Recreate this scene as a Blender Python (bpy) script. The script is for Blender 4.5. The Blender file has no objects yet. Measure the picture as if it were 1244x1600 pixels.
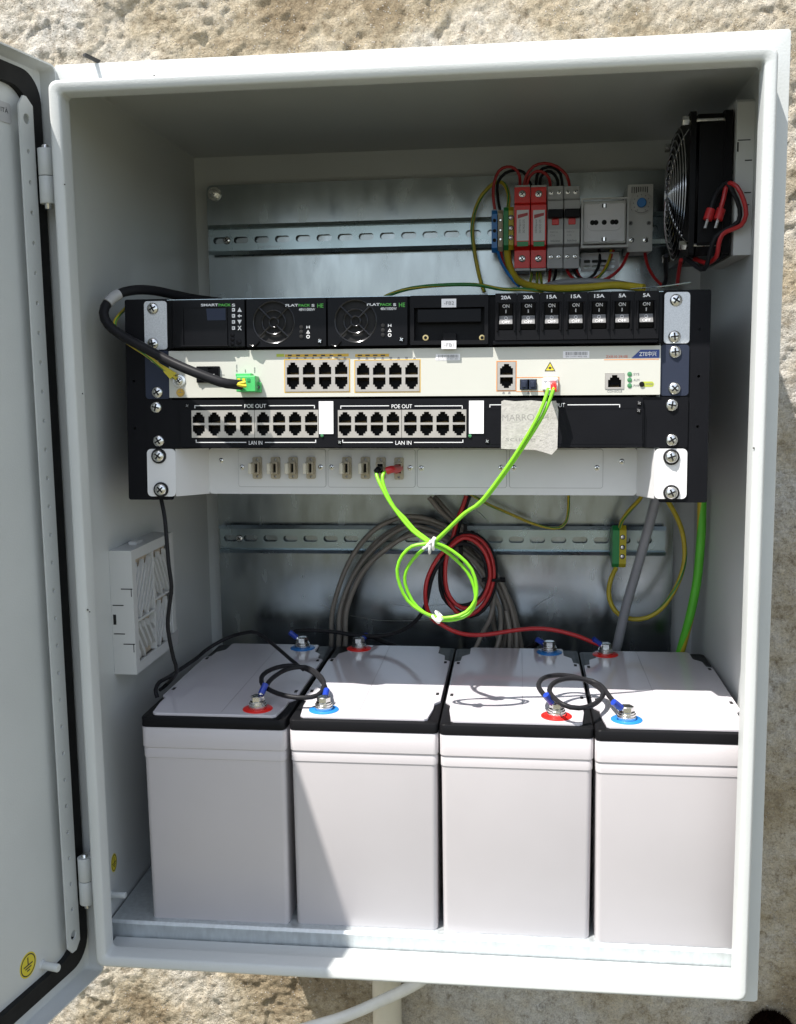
import bpy, math, random
import numpy as np
from mathutils import Matrix, Vector
random.seed(7); rng=np.random.default_rng(11)
S=0.001
scene=bpy.context.scene
# ------------------------------------------------------------ camera, world, sun
CAM=np.array([389.0,-878.1,551.5]); YAW,PITCH,ROLL,FOC=0.1160,-0.1322,0.0131,1624.25
def rotm(y,p,r):
    cy,sy,cp,sp,cr,sr=math.cos(y),math.sin(y),math.cos(p),math.sin(p),math.cos(r),math.sin(r)
    return np.array([[cy,-sy,0],[sy,cy,0],[0,0,1]])@np.array([[1,0,0],[0,cp,-sp],[0,sp,cp]])@np.array([[cr,0,sr],[0,1,0],[-sr,0,cr]])
CR=rotm(YAW,PITCH,ROLL)
cd=bpy.data.cameras.new('camera'); cam=bpy.data.objects.new('camera',cd); scene.collection.objects.link(cam)
cd.sensor_fit='HORIZONTAL'; cd.sensor_width=36; cd.lens=36*FOC/1244; cd.clip_start=0.01; cd.clip_end=200
m=Matrix.Identity(4)
for i in range(3): m[i][0]=CR[i,0]; m[i][1]=CR[i,2]; m[i][2]=-CR[i,1]; m[i][3]=CAM[i]*S
cam.matrix_world=m; scene.camera=cam
SUN=Vector((0.976,1.0,-2.64))                      # direction the light travels
w=bpy.data.worlds.new('World'); scene.world=w; w.use_nodes=True
nt=w.node_tree; bg=nt.nodes['Background']; sky=nt.nodes.new('ShaderNodeTexSky'); sky.sky_type='NISHITA'; sky.sun_disc=False
sky.sun_elevation=math.atan2(2.64,math.hypot(.976,1)); sky.sun_rotation=math.atan2(-SUN.x,-SUN.y)
hs=nt.nodes.new('ShaderNodeHueSaturation'); hs.inputs['Saturation'].default_value=.55; nt.links.new(sky.outputs[0],hs.inputs['Color']); nt.links.new(hs.outputs[0],bg.inputs[0]); bg.inputs[1].default_value=0.125
sl=bpy.data.lights.new('sun','SUN'); sl.energy=4.15; sl.angle=math.radians(0.5); sl.color=(1.0,0.955,0.9)
so=bpy.data.objects.new('sun',sl); scene.collection.objects.link(so); so.rotation_euler=SUN.to_track_quat('-Z','Y').to_euler()
scene.view_settings.view_transform='Standard'; scene.view_settings.look='None'; scene.view_settings.exposure=1.12; scene.view_settings.gamma=1

# ------------------------------------------------------------ frames: where a line of sight meets a given plane of the place
def ray(px,py): return CR@np.array([(px-622)/FOC,1,-(py-800)/FOC])
def P(px,py,y): d=ray(px,py); return CAM+d*((y-CAM[1])/d[1])
def PX(px,py,x): d=ray(px,py); return CAM+d*((x-CAM[0])/d[0])
def PZ(px,py,z): d=ray(px,py); return CAM+d*((z-CAM[2])/d[2])
# rack frame: u right, y back, z up, origin at the top left corner of the top ear; the rack leans a little
TA=math.asin(10.22/177.8); RA=-2.011/482.6
RO=np.array([52.0,46.9,620.0])
RX=np.array([1,0,RA]); RX=RX/np.linalg.norm(RX); RZ=np.array([0,math.sin(TA),math.cos(TA)]); RZ=RZ-RX*(RZ@RX); RZ/=np.linalg.norm(RZ); RY=np.cross(RZ,RX)
RF=np.stack([RX,RY,RZ],1)
def U(px,py,wv=0.0):
    d=RF.T@ray(px,py); o=RF.T@(CAM-RO); t=(wv-o[1])/d[1]; p=o+t*d; return (p[0],p[2])
def toR(p): return RF.T@(np.array(p)-RO)
WM=np.eye(3)
# ------------------------------------------------------------ materials
def nodes(name):
    m=bpy.data.materials.new(name); m.use_nodes=True; t=m.node_tree; return m,t,t.nodes['Principled BSDF']
def mat(name,col,rough=0.5,metal=0.0,var=0.0,vscale=40,bump=0.0,bscale=300,coat=0.0,spec=0.5,stretch=(1,1,1),rvar=0.0,trans=0,bdist=0.0006):
    m,t,b=nodes(name); L=t.links
    b.inputs['Base Color'].default_value=(*col,1); b.inputs['Roughness'].default_value=rough; b.inputs['Metallic'].default_value=metal
    b.inputs['Specular IOR Level'].default_value=spec; b.inputs['Coat Weight'].default_value=coat; b.inputs['Transmission Weight'].default_value=trans
    if var or bump or rvar:
        tc=t.nodes.new('ShaderNodeNewGeometry'); mp=t.nodes.new('ShaderNodeMapping'); mp.inputs['Scale'].default_value=stretch; L.new(tc.outputs['Position'],mp.inputs[0])
        n=t.nodes.new('ShaderNodeTexNoise'); n.inputs['Scale'].default_value=vscale; n.inputs['Detail'].default_value=6; L.new(mp.outputs[0],n.inputs['Vector'])
        if var:
            mr=t.nodes.new('ShaderNodeMapRange'); mr.inputs[1].default_value=.3; mr.inputs[2].default_value=.7; mr.inputs[3].default_value=1-var; mr.inputs[4].default_value=1+var; L.new(n.outputs[0],mr.inputs[0])
            vm=t.nodes.new('ShaderNodeVectorMath'); vm.operation='SCALE'; vm.inputs[0].default_value=col; L.new(mr.outputs[0],vm.inputs['Scale']); L.new(vm.outputs[0],b.inputs['Base Color'])
        if rvar:
            mr=t.nodes.new('ShaderNodeMapRange'); mr.inputs[1].default_value=.3; mr.inputs[2].default_value=.7; mr.inputs[3].default_value=max(.02,rough-rvar); mr.inputs[4].default_value=min(1,rough+rvar); L.new(n.outputs[0],mr.inputs[0]); L.new(mr.outputs[0],b.inputs['Roughness'])
        if bump:
            n2=t.nodes.new('ShaderNodeTexNoise'); n2.inputs['Scale'].default_value=bscale; n2.inputs['Detail'].default_value=3; L.new(mp.outputs[0],n2.inputs['Vector'])
            bp=t.nodes.new('ShaderNodeBump'); bp.inputs['Strength'].default_value=bump; bp.inputs['Distance'].default_value=bdist; L.new(n2.outputs[0],bp.inputs['Height']); L.new(bp.outputs[0],b.inputs['Normal'])
    return m
M={}
M['paint']=mat('light_grey_powder_coat',(.53,.55,.54),.40,var=.04,vscale=9,bump=.4,bscale=620,rvar=.08,bdist=.0004)
M['scratch']=mat('bright_scratch',(.75,.78,.8),.3,1.0)
M['chip']=mat('paint_chip',(.09,.085,.08),.7)
M['pipe_paint']=mat('cream_pipe_plastic',(.52,.48,.38),.5,var=.08,vscale=20)
M['white_cable']=mat('white_cable_jacket',(.62,.62,.60),.45,var=.08,vscale=50)
M['galv']=mat('galvanised_steel',(.345,.385,.405),.23,1.0,var=.07,vscale=60,stretch=(1,1,.35),rvar=.06,bump=.03,bscale=900)
M['galv3']=mat('galvanised_floor_rail',(.60,.64,.65),.5,.7,var=.10,vscale=250,bump=.06,bscale=500,stretch=(1,1,.3),rvar=.08)
M['galv2']=mat('zinc_plated_steel',(.36,.44,.47),.26,1.0,var=.04,vscale=20,rvar=.04,bump=.02,bscale=300,bdist=.0002)
M['ear']=mat('speckled_galvanised_ear',(.55,.56,.57),.42,.75,var=.16,vscale=900,rvar=.1)
M['nickel']=mat('nickel_screw',(.70,.70,.68),.24,1.0,rvar=.06,vscale=200)
M['brass']=mat('brass',(.62,.47,.22),.3,1.0)
M['gold']=mat('gold_contact',(.55,.40,.15),.35,1.0)
M['black']=mat('black_plastic',(.008,.008,.009),.38,bump=.06,bscale=1500,rvar=.05,vscale=60,bdist=.0002,spec=.09)
M['gloss']=mat('gloss_black_plastic',(.005,.005,.006),.14,rvar=.04,vscale=40,spec=.09)
M['gloss_wire']=mat('satin_black_grille',(.03,.03,.032),.2,.6)
M['powder']=mat('black_powder_coat',(.007,.0073,.009),.46,bump=.3,bscale=1600,bdist=.0002,var=.1,vscale=30,spec=.09)
M['navy']=mat('dark_slate_anodised',(.035,.042,.065),.4,.3,bump=.1,bscale=1500,bdist=.0002,spec=.09)
M['void']=mat('dark_opening',(.006,.006,.006),.8)
M['rubber']=mat('black_rubber',(.018,.018,.018),.6,var=.15,vscale=60,spec=.09)
M['cable_black']=mat('black_cable_jacket',(.018,.018,.02),.4,var=.1,vscale=60,spec=.09)
M['cable_red']=mat('red_cable_jacket',(.42,.018,.02),.38,var=.06,vscale=60)
M['cable_grey']=mat('taupe_grey_cable_jacket',(.20,.18,.155),.45,var=.10,vscale=60)
M['conduit']=mat('grey_conduit',(.24,.25,.27),.45,var=.06,vscale=50)
M['fibre']=mat('lime_fibre_jacket',(.21,.60,.02),.4,var=.05,vscale=60)
M['earthY']=mat('earth_wire_yellow',(.50,.40,.03),.42,var=.06,vscale=60)
M['earthG']=mat('earth_wire_green',(.04,.22,.05),.42,var=.06,vscale=60)
M['brightG']=mat('bright_green_jacket',(.10,.50,.03),.42,var=.06,vscale=60)
M['cream']=mat('cream_faceplate',(.52,.52,.465),.36,var=.02,vscale=20,rvar=.04)
M['grey_plate']=mat('silver_grey_enamel',(.66,.66,.66),.42,bump=.12,bscale=1400,bdist=.0002,var=.02,vscale=30)
M['white_plate']=mat('white_enamel',(.70,.70,.70),.36,bump=.08,bscale=1400,bdist=.0002)
M['tan']=mat('tan_plastic',(.40,.35,.26),.5,var=.06,vscale=100)
M['capw']=mat('pale_dust_cap',(.60,.56,.46),.5)
M['port']=mat('port_block_metal',(.45,.42,.38),.36,.55,var=.05,vscale=200)
M['bat']=mat('pale_grey_battery_plastic',(.50,.475,.485),.34,bump=.10,bscale=1100,bdist=.0002,var=.015,vscale=18,rvar=.05)
M['bat_top']=mat('smooth_battery_cover',(.53,.51,.54),.11,var=.02,vscale=18,rvar=.04)
M['red']=mat('red_plastic',(.74,.016,.012),.36,var=.03)
M['blue']=mat('blue_plastic',(.02,.19,.55),.34)
M['lug_blue']=mat('blue_crimp_sleeve',(.015,.045,.33),.3)
M['beige']=mat('beige_terminal_plastic',(.48,.40,.28),.5)
M['tgreen']=mat('green_terminal_plastic',(.02,.28,.08),.42)
M['cgreen']=mat('green_connector_plastic',(.06,.45,.12),.4)
M['yellow']=mat('yellow_plastic',(.62,.52,.03),.42)
M['dev_grey']=mat('device_grey_plastic',(.40,.40,.40),.45,var=.02)
M['dev_light']=mat('light_device_plastic',(.52,.52,.50),.42,var=.02)
M['filter']=mat('filter_housing_plastic',(.56,.57,.56),.45,bump=.1,bscale=1200,bdist=.0002)
M['filter_mat']=mat('tan_filter_fleece',(.46,.39,.30),.9,bump=.8,bscale=900)
M['white']=mat('white_label',(.78,.77,.78),.6)
M['paper']=mat('masking_paper',(.42,.405,.375),.8,var=.12,vscale=260,bump=.5,bscale=600)
M['pencil']=mat('faint_pencil',(.27,.26,.245),.8)
M['ink_white']=mat('white_printing',(.75,.75,.75),.5)
M['ink_grey']=mat('grey_printing',(.22,.22,.22),.6)
M['ink_black']=mat('black_printing',(.03,.03,.03),.6)
M['ink_green']=mat('green_printing',(.08,.42,.05),.5)
M['ink_red']=mat('red_printing',(.60,.10,.05),.5)
M['orange']=mat('orange_printing',(.70,.25,.05),.5)
M['amber']=mat('amber_printing',(.62,.38,.04),.5)
M['badge']=mat('blue_badge',(.02,.05,.22),.4)
M['rocker']=mat('grey_rocker_face',(.13,.13,.13),.55)
M['led']=mat('green_led_lens',(.05,.20,.08),.2,coat=.4)
M['ledyl']=mat('lime_printing',(.42,.48,.05),.5)
M['zip']=mat('white_cable_tie',(.75,.75,.73),.4)
M['fur']=mat('dark_brown_fur',(.006,.0022,.0013),.9,var=.4,vscale=300,spec=.02)
M['glass']=mat('clear_cover_plastic',(.9,.9,.88),.12,trans=.0,spec=.5)
M['ground']=mat('dry_grass_and_earth',(.12,.115,.075),.9,var=.3,vscale=3,bump=.6,bscale=60,bdist=.01)
def wall_mat():
    m,t,b=nodes('rough_lime_render'); L=t.links; N=t.nodes.new
    g=N('ShaderNodeNewGeometry')
    def noise(s,d=6,r=.6): n=N('ShaderNodeTexNoise'); n.inputs['Scale'].default_value=s; n.inputs['Detail'].default_value=d; n.inputs['Roughness'].default_value=r; L.new(g.outputs['Position'],n.inputs['Vector']); return n
    def ramp(src,stops):
        r=N('ShaderNodeValToRGB'); e=r.color_ramp.elements
        while len(e)<len(stops): e.new(.5)
        for k,(p,c) in zip(e,stops): k.position=p; k.color=(*c,1)
        L.new(src,r.inputs[0]); return r
    a=ramp(noise(5.5).outputs[0],[(.36,(.31,.25,.165)),(.44,(.50,.435,.32)),(.52,(.60,.55,.455)),(.60,(.64,.62,.57))])
    c=ramp(noise(85,8,.75).outputs[0],[(.34,(.42,.37,.31)),(.47,(.9,.88,.86)),(.56,(1,1,1)),(.68,(1.14,1.10,1.04))])
    mx=N('ShaderNodeMix'); mx.data_type='RGBA'; mx.blend_type='MULTIPLY'; mx.inputs[0].default_value=.85; L.new(a.outputs[0],mx.inputs[6]); L.new(c.outputs[0],mx.inputs[7])
    fg=ramp(noise(430,4,.8).outputs[0],[(.36,(.62,.60,.57)),(.5,(1,1,1)),(.64,(1.22,1.2,1.16))])
    mf=N('ShaderNodeMix'); mf.data_type='RGBA'; mf.blend_type='MULTIPLY'; mf.inputs[0].default_value=.75; L.new(mx.outputs[2],mf.inputs[6]); L.new(fg.outputs[0],mf.inputs[7]); mx=mf
    # pale grains of aggregate
    v=N('ShaderNodeTexVoronoi'); v.inputs['Scale'].default_value=240; L.new(g.outputs['Position'],v.inputs['Vector'])
    sp=ramp(v.outputs['Distance'],[(.0,(1,1,1)),(.20,(1,1,1)),(.27,(0,0,0))])
    gate=ramp(noise(70,3).outputs[0],[(.46,(0,0,0)),(.56,(.8,.8,.8))])
    mm=N('ShaderNodeMath'); mm.operation='MULTIPLY'; L.new(sp.outputs[0],mm.inputs[0]); L.new(gate.outputs[0],mm.inputs[1])
    mx2=N('ShaderNodeMix'); mx2.data_type='RGBA'; L.new(mm.outputs[0],mx2.inputs[0]); L.new(mx.outputs[2],mx2.inputs[6]); mx2.inputs[7].default_value=(.60,.56,.50,1)
    L.new(mx2.outputs[2],b.inputs['Base Color']); b.inputs['Roughness'].default_value=.92; b.inputs['Specular IOR Level'].default_value=.2
    v2=N('ShaderNodeTexVoronoi'); v2.inputs['Scale'].default_value=200; v2.inputs['Randomness'].default_value=1; L.new(g.outputs['Position'],v2.inputs['Vector'])
    inv=N('ShaderNodeMath'); inv.operation='MULTIPLY'; inv.inputs[1].default_value=-.34; L.new(v2.outputs['Distance'],inv.inputs[0])
    h0=N('ShaderNodeMath'); h0.operation='ADD'; L.new(noise(290,6,.8).outputs[0],h0.inputs[0]); L.new(inv.outputs[0],h0.inputs[1])
    h=N('ShaderNodeMath'); h.operation='ADD'; L.new(h0.outputs[0],h.inputs[0]); L.new(mm.outputs[0],h.inputs[1])
    bp=N('ShaderNodeBump'); bp.inputs['Strength'].default_value=1; bp.inputs['Distance'].default_value=.0050; L.new(h.outputs[0],bp.inputs['Height']); L.new(bp.outputs[0],b.inputs['Normal'])
    return m
M['wall']=wall_mat()
# ------------------------------------------------------------ mesh builder
class MB:
    def __init__(s,mats): s.v=[];s.f=[];s.m=[];s.sm=[];s.mats=[mats] if isinstance(mats,str) else list(mats)
    def add(s,v,f,mi=0,smooth=False):
        o=len(s.v); s.v+= [tuple(map(float,p)) for p in v]; s.f+=[tuple(o+i for i in q) for q in f]
        s.m+= (list(mi) if hasattr(mi,'__len__') else [mi]*len(f)); s.sm+=[smooth]*len(f); return s
    def box(s,a,b,mi=0):
        x0,x1=sorted((a[0],b[0]));y0,y1=sorted((a[1],b[1]));z0,z1=sorted((a[2],b[2]))
        v=[(x0,y0,z0),(x1,y0,z0),(x1,y1,z0),(x0,y1,z0),(x0,y0,z1),(x1,y0,z1),(x1,y1,z1),(x0,y1,z1)]
        return s.add(v,[(0,1,5,4),(1,2,6,5),(2,3,7,6),(3,0,4,7),(4,5,6,7),(3,2,1,0)],mi)
    def quadprism(s,pts,y0,y1,mi=0):       # pts (x,z) outline, extruded along y
        n=len(pts); v=[(p[0],y0,p[1]) for p in pts]+[(p[0],y1,p[1]) for p in pts]
        return s.add(v,[tuple(range(n)),tuple(range(2*n-1,n-1,-1))]+[(i,n+i,n+(i+1)%n,(i+1)%n) for i in range(n)],mi)
    def prism(s,pts,axis,a,b,mi=0):
        n=len(pts)
        def mk(p,t): return {'x':(t,p[0],p[1]),'y':(p[0],t,p[1]),'z':(p[0],p[1],t)}[axis]
        v=[mk(p,a) for p in pts]+[mk(p,b) for p in pts]
        return s.add(v,[tuple(range(n)),tuple(range(2*n-1,n-1,-1))]+[(i,n+i,n+(i+1)%n,(i+1)%n) for i in range(n)],mi)
    def lathe(s,prof,c,axis,n=20,mi=0,sm=True):   # prof: (radius, height along axis)
        v=[];f=[]
        for r,h in prof:
            for k in range(n):
                a=2*math.pi*k/n; x,y=r*math.cos(a),r*math.sin(a)
                v.append({'z':(c[0]+x,c[1]+y,c[2]+h),'y':(c[0]+x,c[1]+h,c[2]+y),'x':(c[0]+h,c[1]+x,c[2]+y)}[axis])
        for i in range(len(prof)-1):
            for k in range(n): f.append((i*n+k,i*n+(k+1)%n,(i+1)*n+(k+1)%n,(i+1)*n+k))
        if prof[0][0]>1e-6: f.append(tuple(range(n)))
        if prof[-1][0]>1e-6: f.append(tuple((len(prof)-1)*n+k for k in range(n)))
        return s.add(v,f,mi,sm)
    def tube(s,pts,r,n=10,mi=0,step=6,spline=True,mis=None,twist=0.0,cap=True):
        p=np.array(pts,float)
        if spline and len(p)>2:
            q=np.vstack([2*p[0]-p[1],p,2*p[-1]-p[-2]]); out=[]
            for i in range(1,len(q)-2):
                a,b,c,d=q[i-1:i+3]; k=max(2,int(np.linalg.norm(c-b)/step))
                for t in np.arange(k)/k: out.append(.5*((2*b)+(c-a)*t+(2*a-5*b+4*c-d)*t*t+(-a+3*b-3*c+d)*t**3))
            out.append(p[-1]); p=np.array(out)
        T=np.gradient(p,axis=0); T/= (np.linalg.norm(T,axis=1)[:,None]+1e-9)
        up=np.array([0,0,1.]) if abs(T[0][2])<.9 else np.array([1.,0,0]); N=np.cross(T[0],up); N/=np.linalg.norm(N); v=[];f=[];m=[];tw=0
        for i in range(len(p)):
            N=N-T[i]*(N@T[i]); N/=np.linalg.norm(N); B=np.cross(T[i],N)
            if i: tw+=twist*np.linalg.norm(p[i]-p[i-1])
            for k in range(n): a=2*math.pi*k/n+tw; v.append(p[i]+r*(math.cos(a)*N+math.sin(a)*B))
        for i in range(len(p)-1):
            for k in range(n): f.append((i*n+k,i*n+(k+1)%n,(i+1)*n+(k+1)%n,(i+1)*n+k)); m.append(mis[k*len(mis)//n] if mis else mi)
        if cap: f+= [tuple(range(n)),tuple((len(p)-1)*n+k for k in range(n))]; m+=[mis[0] if mis else mi]*2
        return s.add(v,f,m,True)
    def sheet(s,outer,holes,y0,y1,mi=0,axis='y'):  # flat plate with real openings
        cu=bpy.data.curves.new('t','CURVE'); cu.dimensions='2D'; cu.fill_mode='BOTH'; cu.extrude=abs(y1-y0)/2
        for pts in [outer]+list(holes):
            sp=cu.splines.new('POLY'); sp.points.add(len(pts)-1); sp.use_cyclic_u=True
            for k,p in enumerate(pts): sp.points[k].co=(p[0],p[1],0,1)
        return s._curve(cu,(y0+y1)/2,mi,axis)
    def _curve(s,cu,yc,mi,axis,fx=None):
        o=bpy.data.objects.new('t',cu); me=bpy.data.meshes.new_from_object(o)
        v=[tuple(x.co) for x in me.vertices]
        if fx: v=fx(v)
        mk={'y':lambda p:(p[0],yc+p[2],p[1]),'x':lambda p:(yc+p[2],p[0],p[1]),'z':lambda p:(p[0],p[1],yc+p[2])}[axis]
        s.add([mk(p) for p in v],[tuple(q.vertices) for q in me.polygons],mi)
        bpy.data.objects.remove(o); bpy.data.meshes.remove(me); bpy.data.curves.remove(cu); return s
    def text(s,body,cx,cz,w,h,y,mi=0,rot=0.0,axis='y',bold=0.0,thick=.12):
        cu=bpy.data.curves.new('t','FONT'); cu.body=body; cu.size=1; cu.extrude=.5; cu.offset=bold
        def fx(v):
            xs=[p[0] for p in v]; ys=[p[1] for p in v]; x0,x1,y0,y1=min(xs),max(xs),min(ys),max(ys)
            W=w; H=h; out=[]
            for p in v:
                a=((p[0]-x0)/(x1-x0)-.5)*W; b=((p[1]-y0)/(y1-y0)-.5)*H
                out.append((cx+a*math.cos(rot)-b*math.sin(rot),cz+a*math.sin(rot)+b*math.cos(rot),p[2]*thick))
            return out
        return s._curve(cu,y,mi,axis,fx)
def rr(x0,x1,z0,z1,r,n=5):
    x0,x1=sorted((x0,x1)); z0,z1=sorted((z0,z1)); r=min(r,(x1-x0)/2-1e-4,(z1-z0)/2-1e-4); out=[]
    for cx,cz,a in ((x1-r,z1-r,0),(x0+r,z1-r,90),(x0+r,z0+r,180),(x1-r,z0+r,270)):
        for k in range(n+1): t=math.radians(a+90*k/n); out.append((cx+r*math.cos(t),cz+r*math.sin(t)))
    return out
def circ(cx,cz,r,n=16): return [(cx+r*math.cos(2*math.pi*k/n),cz+r*math.sin(2*math.pi*k/n)) for k in range(n)]
def link(name,mb,parent,origin,bevel=0,seg=2):
    me=bpy.data.meshes.new(name); o3=np.array(origin)
    me.from_pydata([tuple((np.array(p)-o3)*S) for p in mb.v],[],mb.f)
    for k in mb.mats: me.materials.append(M[k])
    me.polygons.foreach_set('material_index',mb.m); me.polygons.foreach_set('use_smooth',mb.sm)
    if any(mb.sm): me.set_sharp_from_angle(angle=math.radians(42))
    me.update(); ob=bpy.data.objects.new(name,me); scene.collection.objects.link(ob); ob.parent=parent
    if bevel:
        b=ob.modifiers.new('bevel','BEVEL'); b.width=bevel*S; b.segments=seg; b.limit_method='ANGLE'; b.angle_limit=math.radians(40); b.harden_normals=False
    return ob
class Thing:
    def __init__(s,name,label,cat,origin,group=None,rack=False):
        s.o=bpy.data.objects.new(name,None); s.o.empty_display_size=.02; scene.collection.objects.link(s.o); s.org=origin
        F=RF if rack else WM; pos=(RO+RF@np.array(origin)) if rack else np.array(origin,float)
        m=Matrix.Identity(4)
        for i in range(3):
            for j in range(3): m[i][j]=F[i,j]
            m[i][3]=pos[i]*S
        s.o.matrix_world=m; s.o['label']=label; s.o['category']=cat
        if group: s.o['group']=group
    def part(s,name,mb,parent=None,bevel=0,label=None,seg=2):
        o=link(name,mb,parent or s.o,s.org,bevel,seg)
        if label: o['label']=label
        return o
def single(name,mb,label,cat,origin=None,group=None,bevel=0,kind=None):
    org=origin if origin is not None else mb.v[0]
    o=link(name,mb,None,org,bevel); o.location=Vector(tuple(np.array(org)*S))
    if kind: o['kind']=kind
    if label: o['label']=label; o['category']=cat
    if group: o['group']=group
    return o
def copy_part(o,dx,dy,dz,parent=None):
    c=o.copy(); scene.collection.objects.link(c); c.parent=parent or o.parent; c.location=(o.location.x+dx*S,o.location.y+dy*S,o.location.z+dz*S)
    for ch in [k for k in o.children]: g=ch.copy(); scene.collection.objects.link(g); g.parent=c
    return c
def dup(t,origin,label,group=None):
    r=t.o.copy(); scene.collection.objects.link(r); r.location=Vector(tuple(np.array(origin)*S)); r['label']=label
    for ch in list(t.o.children):
        c=ch.copy(); scene.collection.objects.link(c); c.parent=r
        for g in list(ch.children): d=g.copy(); scene.collection.objects.link(d); d.parent=c
    return r
def screw_mb(c,r,axis='y',out=-1,mats=('nickel','void'),rot=.6,hgt=.45):
    m=MB(mats); h=r*hgt
    prof=[(r,0),(r*.96,out*h*.45),(r*.75,out*h*.82),(r*.4,out*h*.98),(0.0,out*h)]
    m.lathe(prof,c,axis,18)
    for a in (rot,rot+math.pi/2):
        ca,sa=math.cos(a),math.sin(a); L,Wd=r*.62,r*.13; q=[(L,Wd),(-L,Wd),(-L,-Wd),(L,-Wd)]
        pts=[(ca*x-sa*y,sa*x+ca*y) for x,y in q]
        if axis=='y': m.prism([(c[0]+x,c[2]+z) for x,z in pts],'y',c[1]+out*h*.55,c[1]+out*h*1.06,1)
        if axis=='x': m.prism([(c[1]+x,c[2]+z) for x,z in pts],'x',c[0]+out*h*.55,c[0]+out*h*1.06,1)
    return m
# ------------------------------------------------------------ ground and wall
g=MB('ground'); g.box((-20000,-20000,-905),(20000,20000,-900)); single('ground',g,None,None,kind='structure',origin=(0,0,-900))
def fill_blocking_bank():
    # unseen grassy bank added behind the viewer to cut sky fill and feed reflections
    m=MB('ground'); n=60; xs=np.linspace(-30000,30000,n); ys=[-5500,-6500,-8000,-11000,-18000]; zs_=[-902,-400,100,700,1500]; v=[]
    for j in range(5):
        for x in xs: v.append((x,ys[j]+600*math.sin(x/2300+j),zs_[j]+(300*math.sin(x/1700+j*2) if j else 0)))
    m.add(v,[(j*n+i,j*n+i+1,(j+1)*n+i+1,(j+1)*n+i) for j in range(4) for i in range(n-1)],0,True); single('fill_blocking_bank',m,None,None,kind='structure')
fill_blocking_bank()
def wall():
    xs=np.concatenate([np.linspace(-3000,-340,30)[:-1],np.arange(-340,820,2.6),np.linspace(820,3200,28)])
    zs=np.concatenate([np.linspace(-898,-620,12)[:-1],np.arange(-620,1130,2.6),np.linspace(1130,2600,20)])
    X,Z=np.meshgrid(xs,zs); Y=np.zeros_like(X)
    def vn(sc,seed):
        r=np.random.default_rng(seed); G=r.random((257,257)); a=(X/sc+128*max(1,30/sc))%256 if sc>40 else (X/sc+64)%256; b=(Z/sc+100)%256 if sc>40 else (Z/sc+96)%256; i=a.astype(int); j=b.astype(int); fa=a-i; fb=b-j; fa=fa*fa*(3-2*fa); fb=fb*fb*(3-2*fb)
        return (G[j,i]*(1-fa)*(1-fb)+G[j,i+1]*fa*(1-fb)+G[j+1,i]*(1-fa)*fb+G[j+1,i+1]*fa*fb)-.5
    for sc,am,sd in ((190,9,1),(71,3.0,2),(29,1.2,3),(13,1.2,4),(7.3,1.7,5),(5.3,2.4,6)): Y+=am*vn(sc,sd)
    lay=vn(120,21)+.5*vn(46,22)+.25*vn(19,23)+.16*vn(9,24); Y-=2.6*np.clip(lay/.03+.5,0,1); lay2=vn(210,31)+.5*vn(70,32)+.3*vn(24,33)+.15*vn(10,34); Y-=2.0*np.clip((lay2-.1)/.03+.5,0,1)-2
    rid=np.abs(vn(48,9)+.3*vn(15,19)); Y+=2.2*np.clip(.025-rid,0,1)/.025*np.clip(vn(110,10)*3,0,1)      # cracks and pits
    fade=np.clip(1-np.maximum(np.maximum(X-760,-280-X)/60,np.maximum(Z-1070,-560-Z)/60),0,1); Y=Y*fade+6*vn(420,41)*(1-fade)
    Y=Y+405; Y=np.where((X>-15)&(X<615)&(Z>-15)&(Z<825),np.maximum(Y,384),Y)
    n,mn=X.shape; v=np.stack([X,Y,Z],-1).reshape(-1,3)*S
    idx=np.arange(n*mn).reshape(n,mn); f=np.stack([idx[:-1,:-1],idx[:-1,1:],idx[1:,1:],idx[1:,:-1]],-1).reshape(-1,4)
    me=bpy.data.meshes.new('stone_wall'); me.vertices.add(len(v)); me.vertices.foreach_set('co',v.ravel()); me.loops.add(f.size); me.loops.foreach_set('vertex_index',f.ravel())
    me.polygons.add(len(f)); me.polygons.foreach_set('loop_start',np.arange(0,f.size,4)); me.update(); me.validate(); me.polygons.foreach_set('use_smooth',np.ones(len(f),bool))
    me.materials.append(M['wall']); o=bpy.data.objects.new('stone_wall',me); scene.collection.objects.link(o); o['label']='rough cream rendered stone wall behind the cabinet'; o['category']='wall'
    # back of the wall so that it is a solid slab
    b=MB('wall'); b.box((-3000,450,-898),(3200,600,2600)); link('wall_core',b,o,(0,0,0))
wall()
# ------------------------------------------------------------ cabinet
W,H,D=599.0,813.0,380.0
cab=Thing('equipment_cabinet','large light grey steel outdoor cabinet with open door, full of network gear','cabinet',(W/2,D/2,0))
def loops(profile,mats,mi=0,n=6):
    m=MB(mats); v=[];f=[]; N=4*(n+1)
    for (x0,x1,z0,z1,r,y) in profile:
        v+=[(p[0],y,p[1]) for p in rr(x0,x1,z0,z1,r,n)]
    for i in range(len(profile)-1):
        for k in range(N): f.append((i*N+k,i*N+(k+1)%N,(i+1)*N+(k+1)%N,(i+1)*N+k))
    m.add(v,f,mi,True); return m
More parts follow.
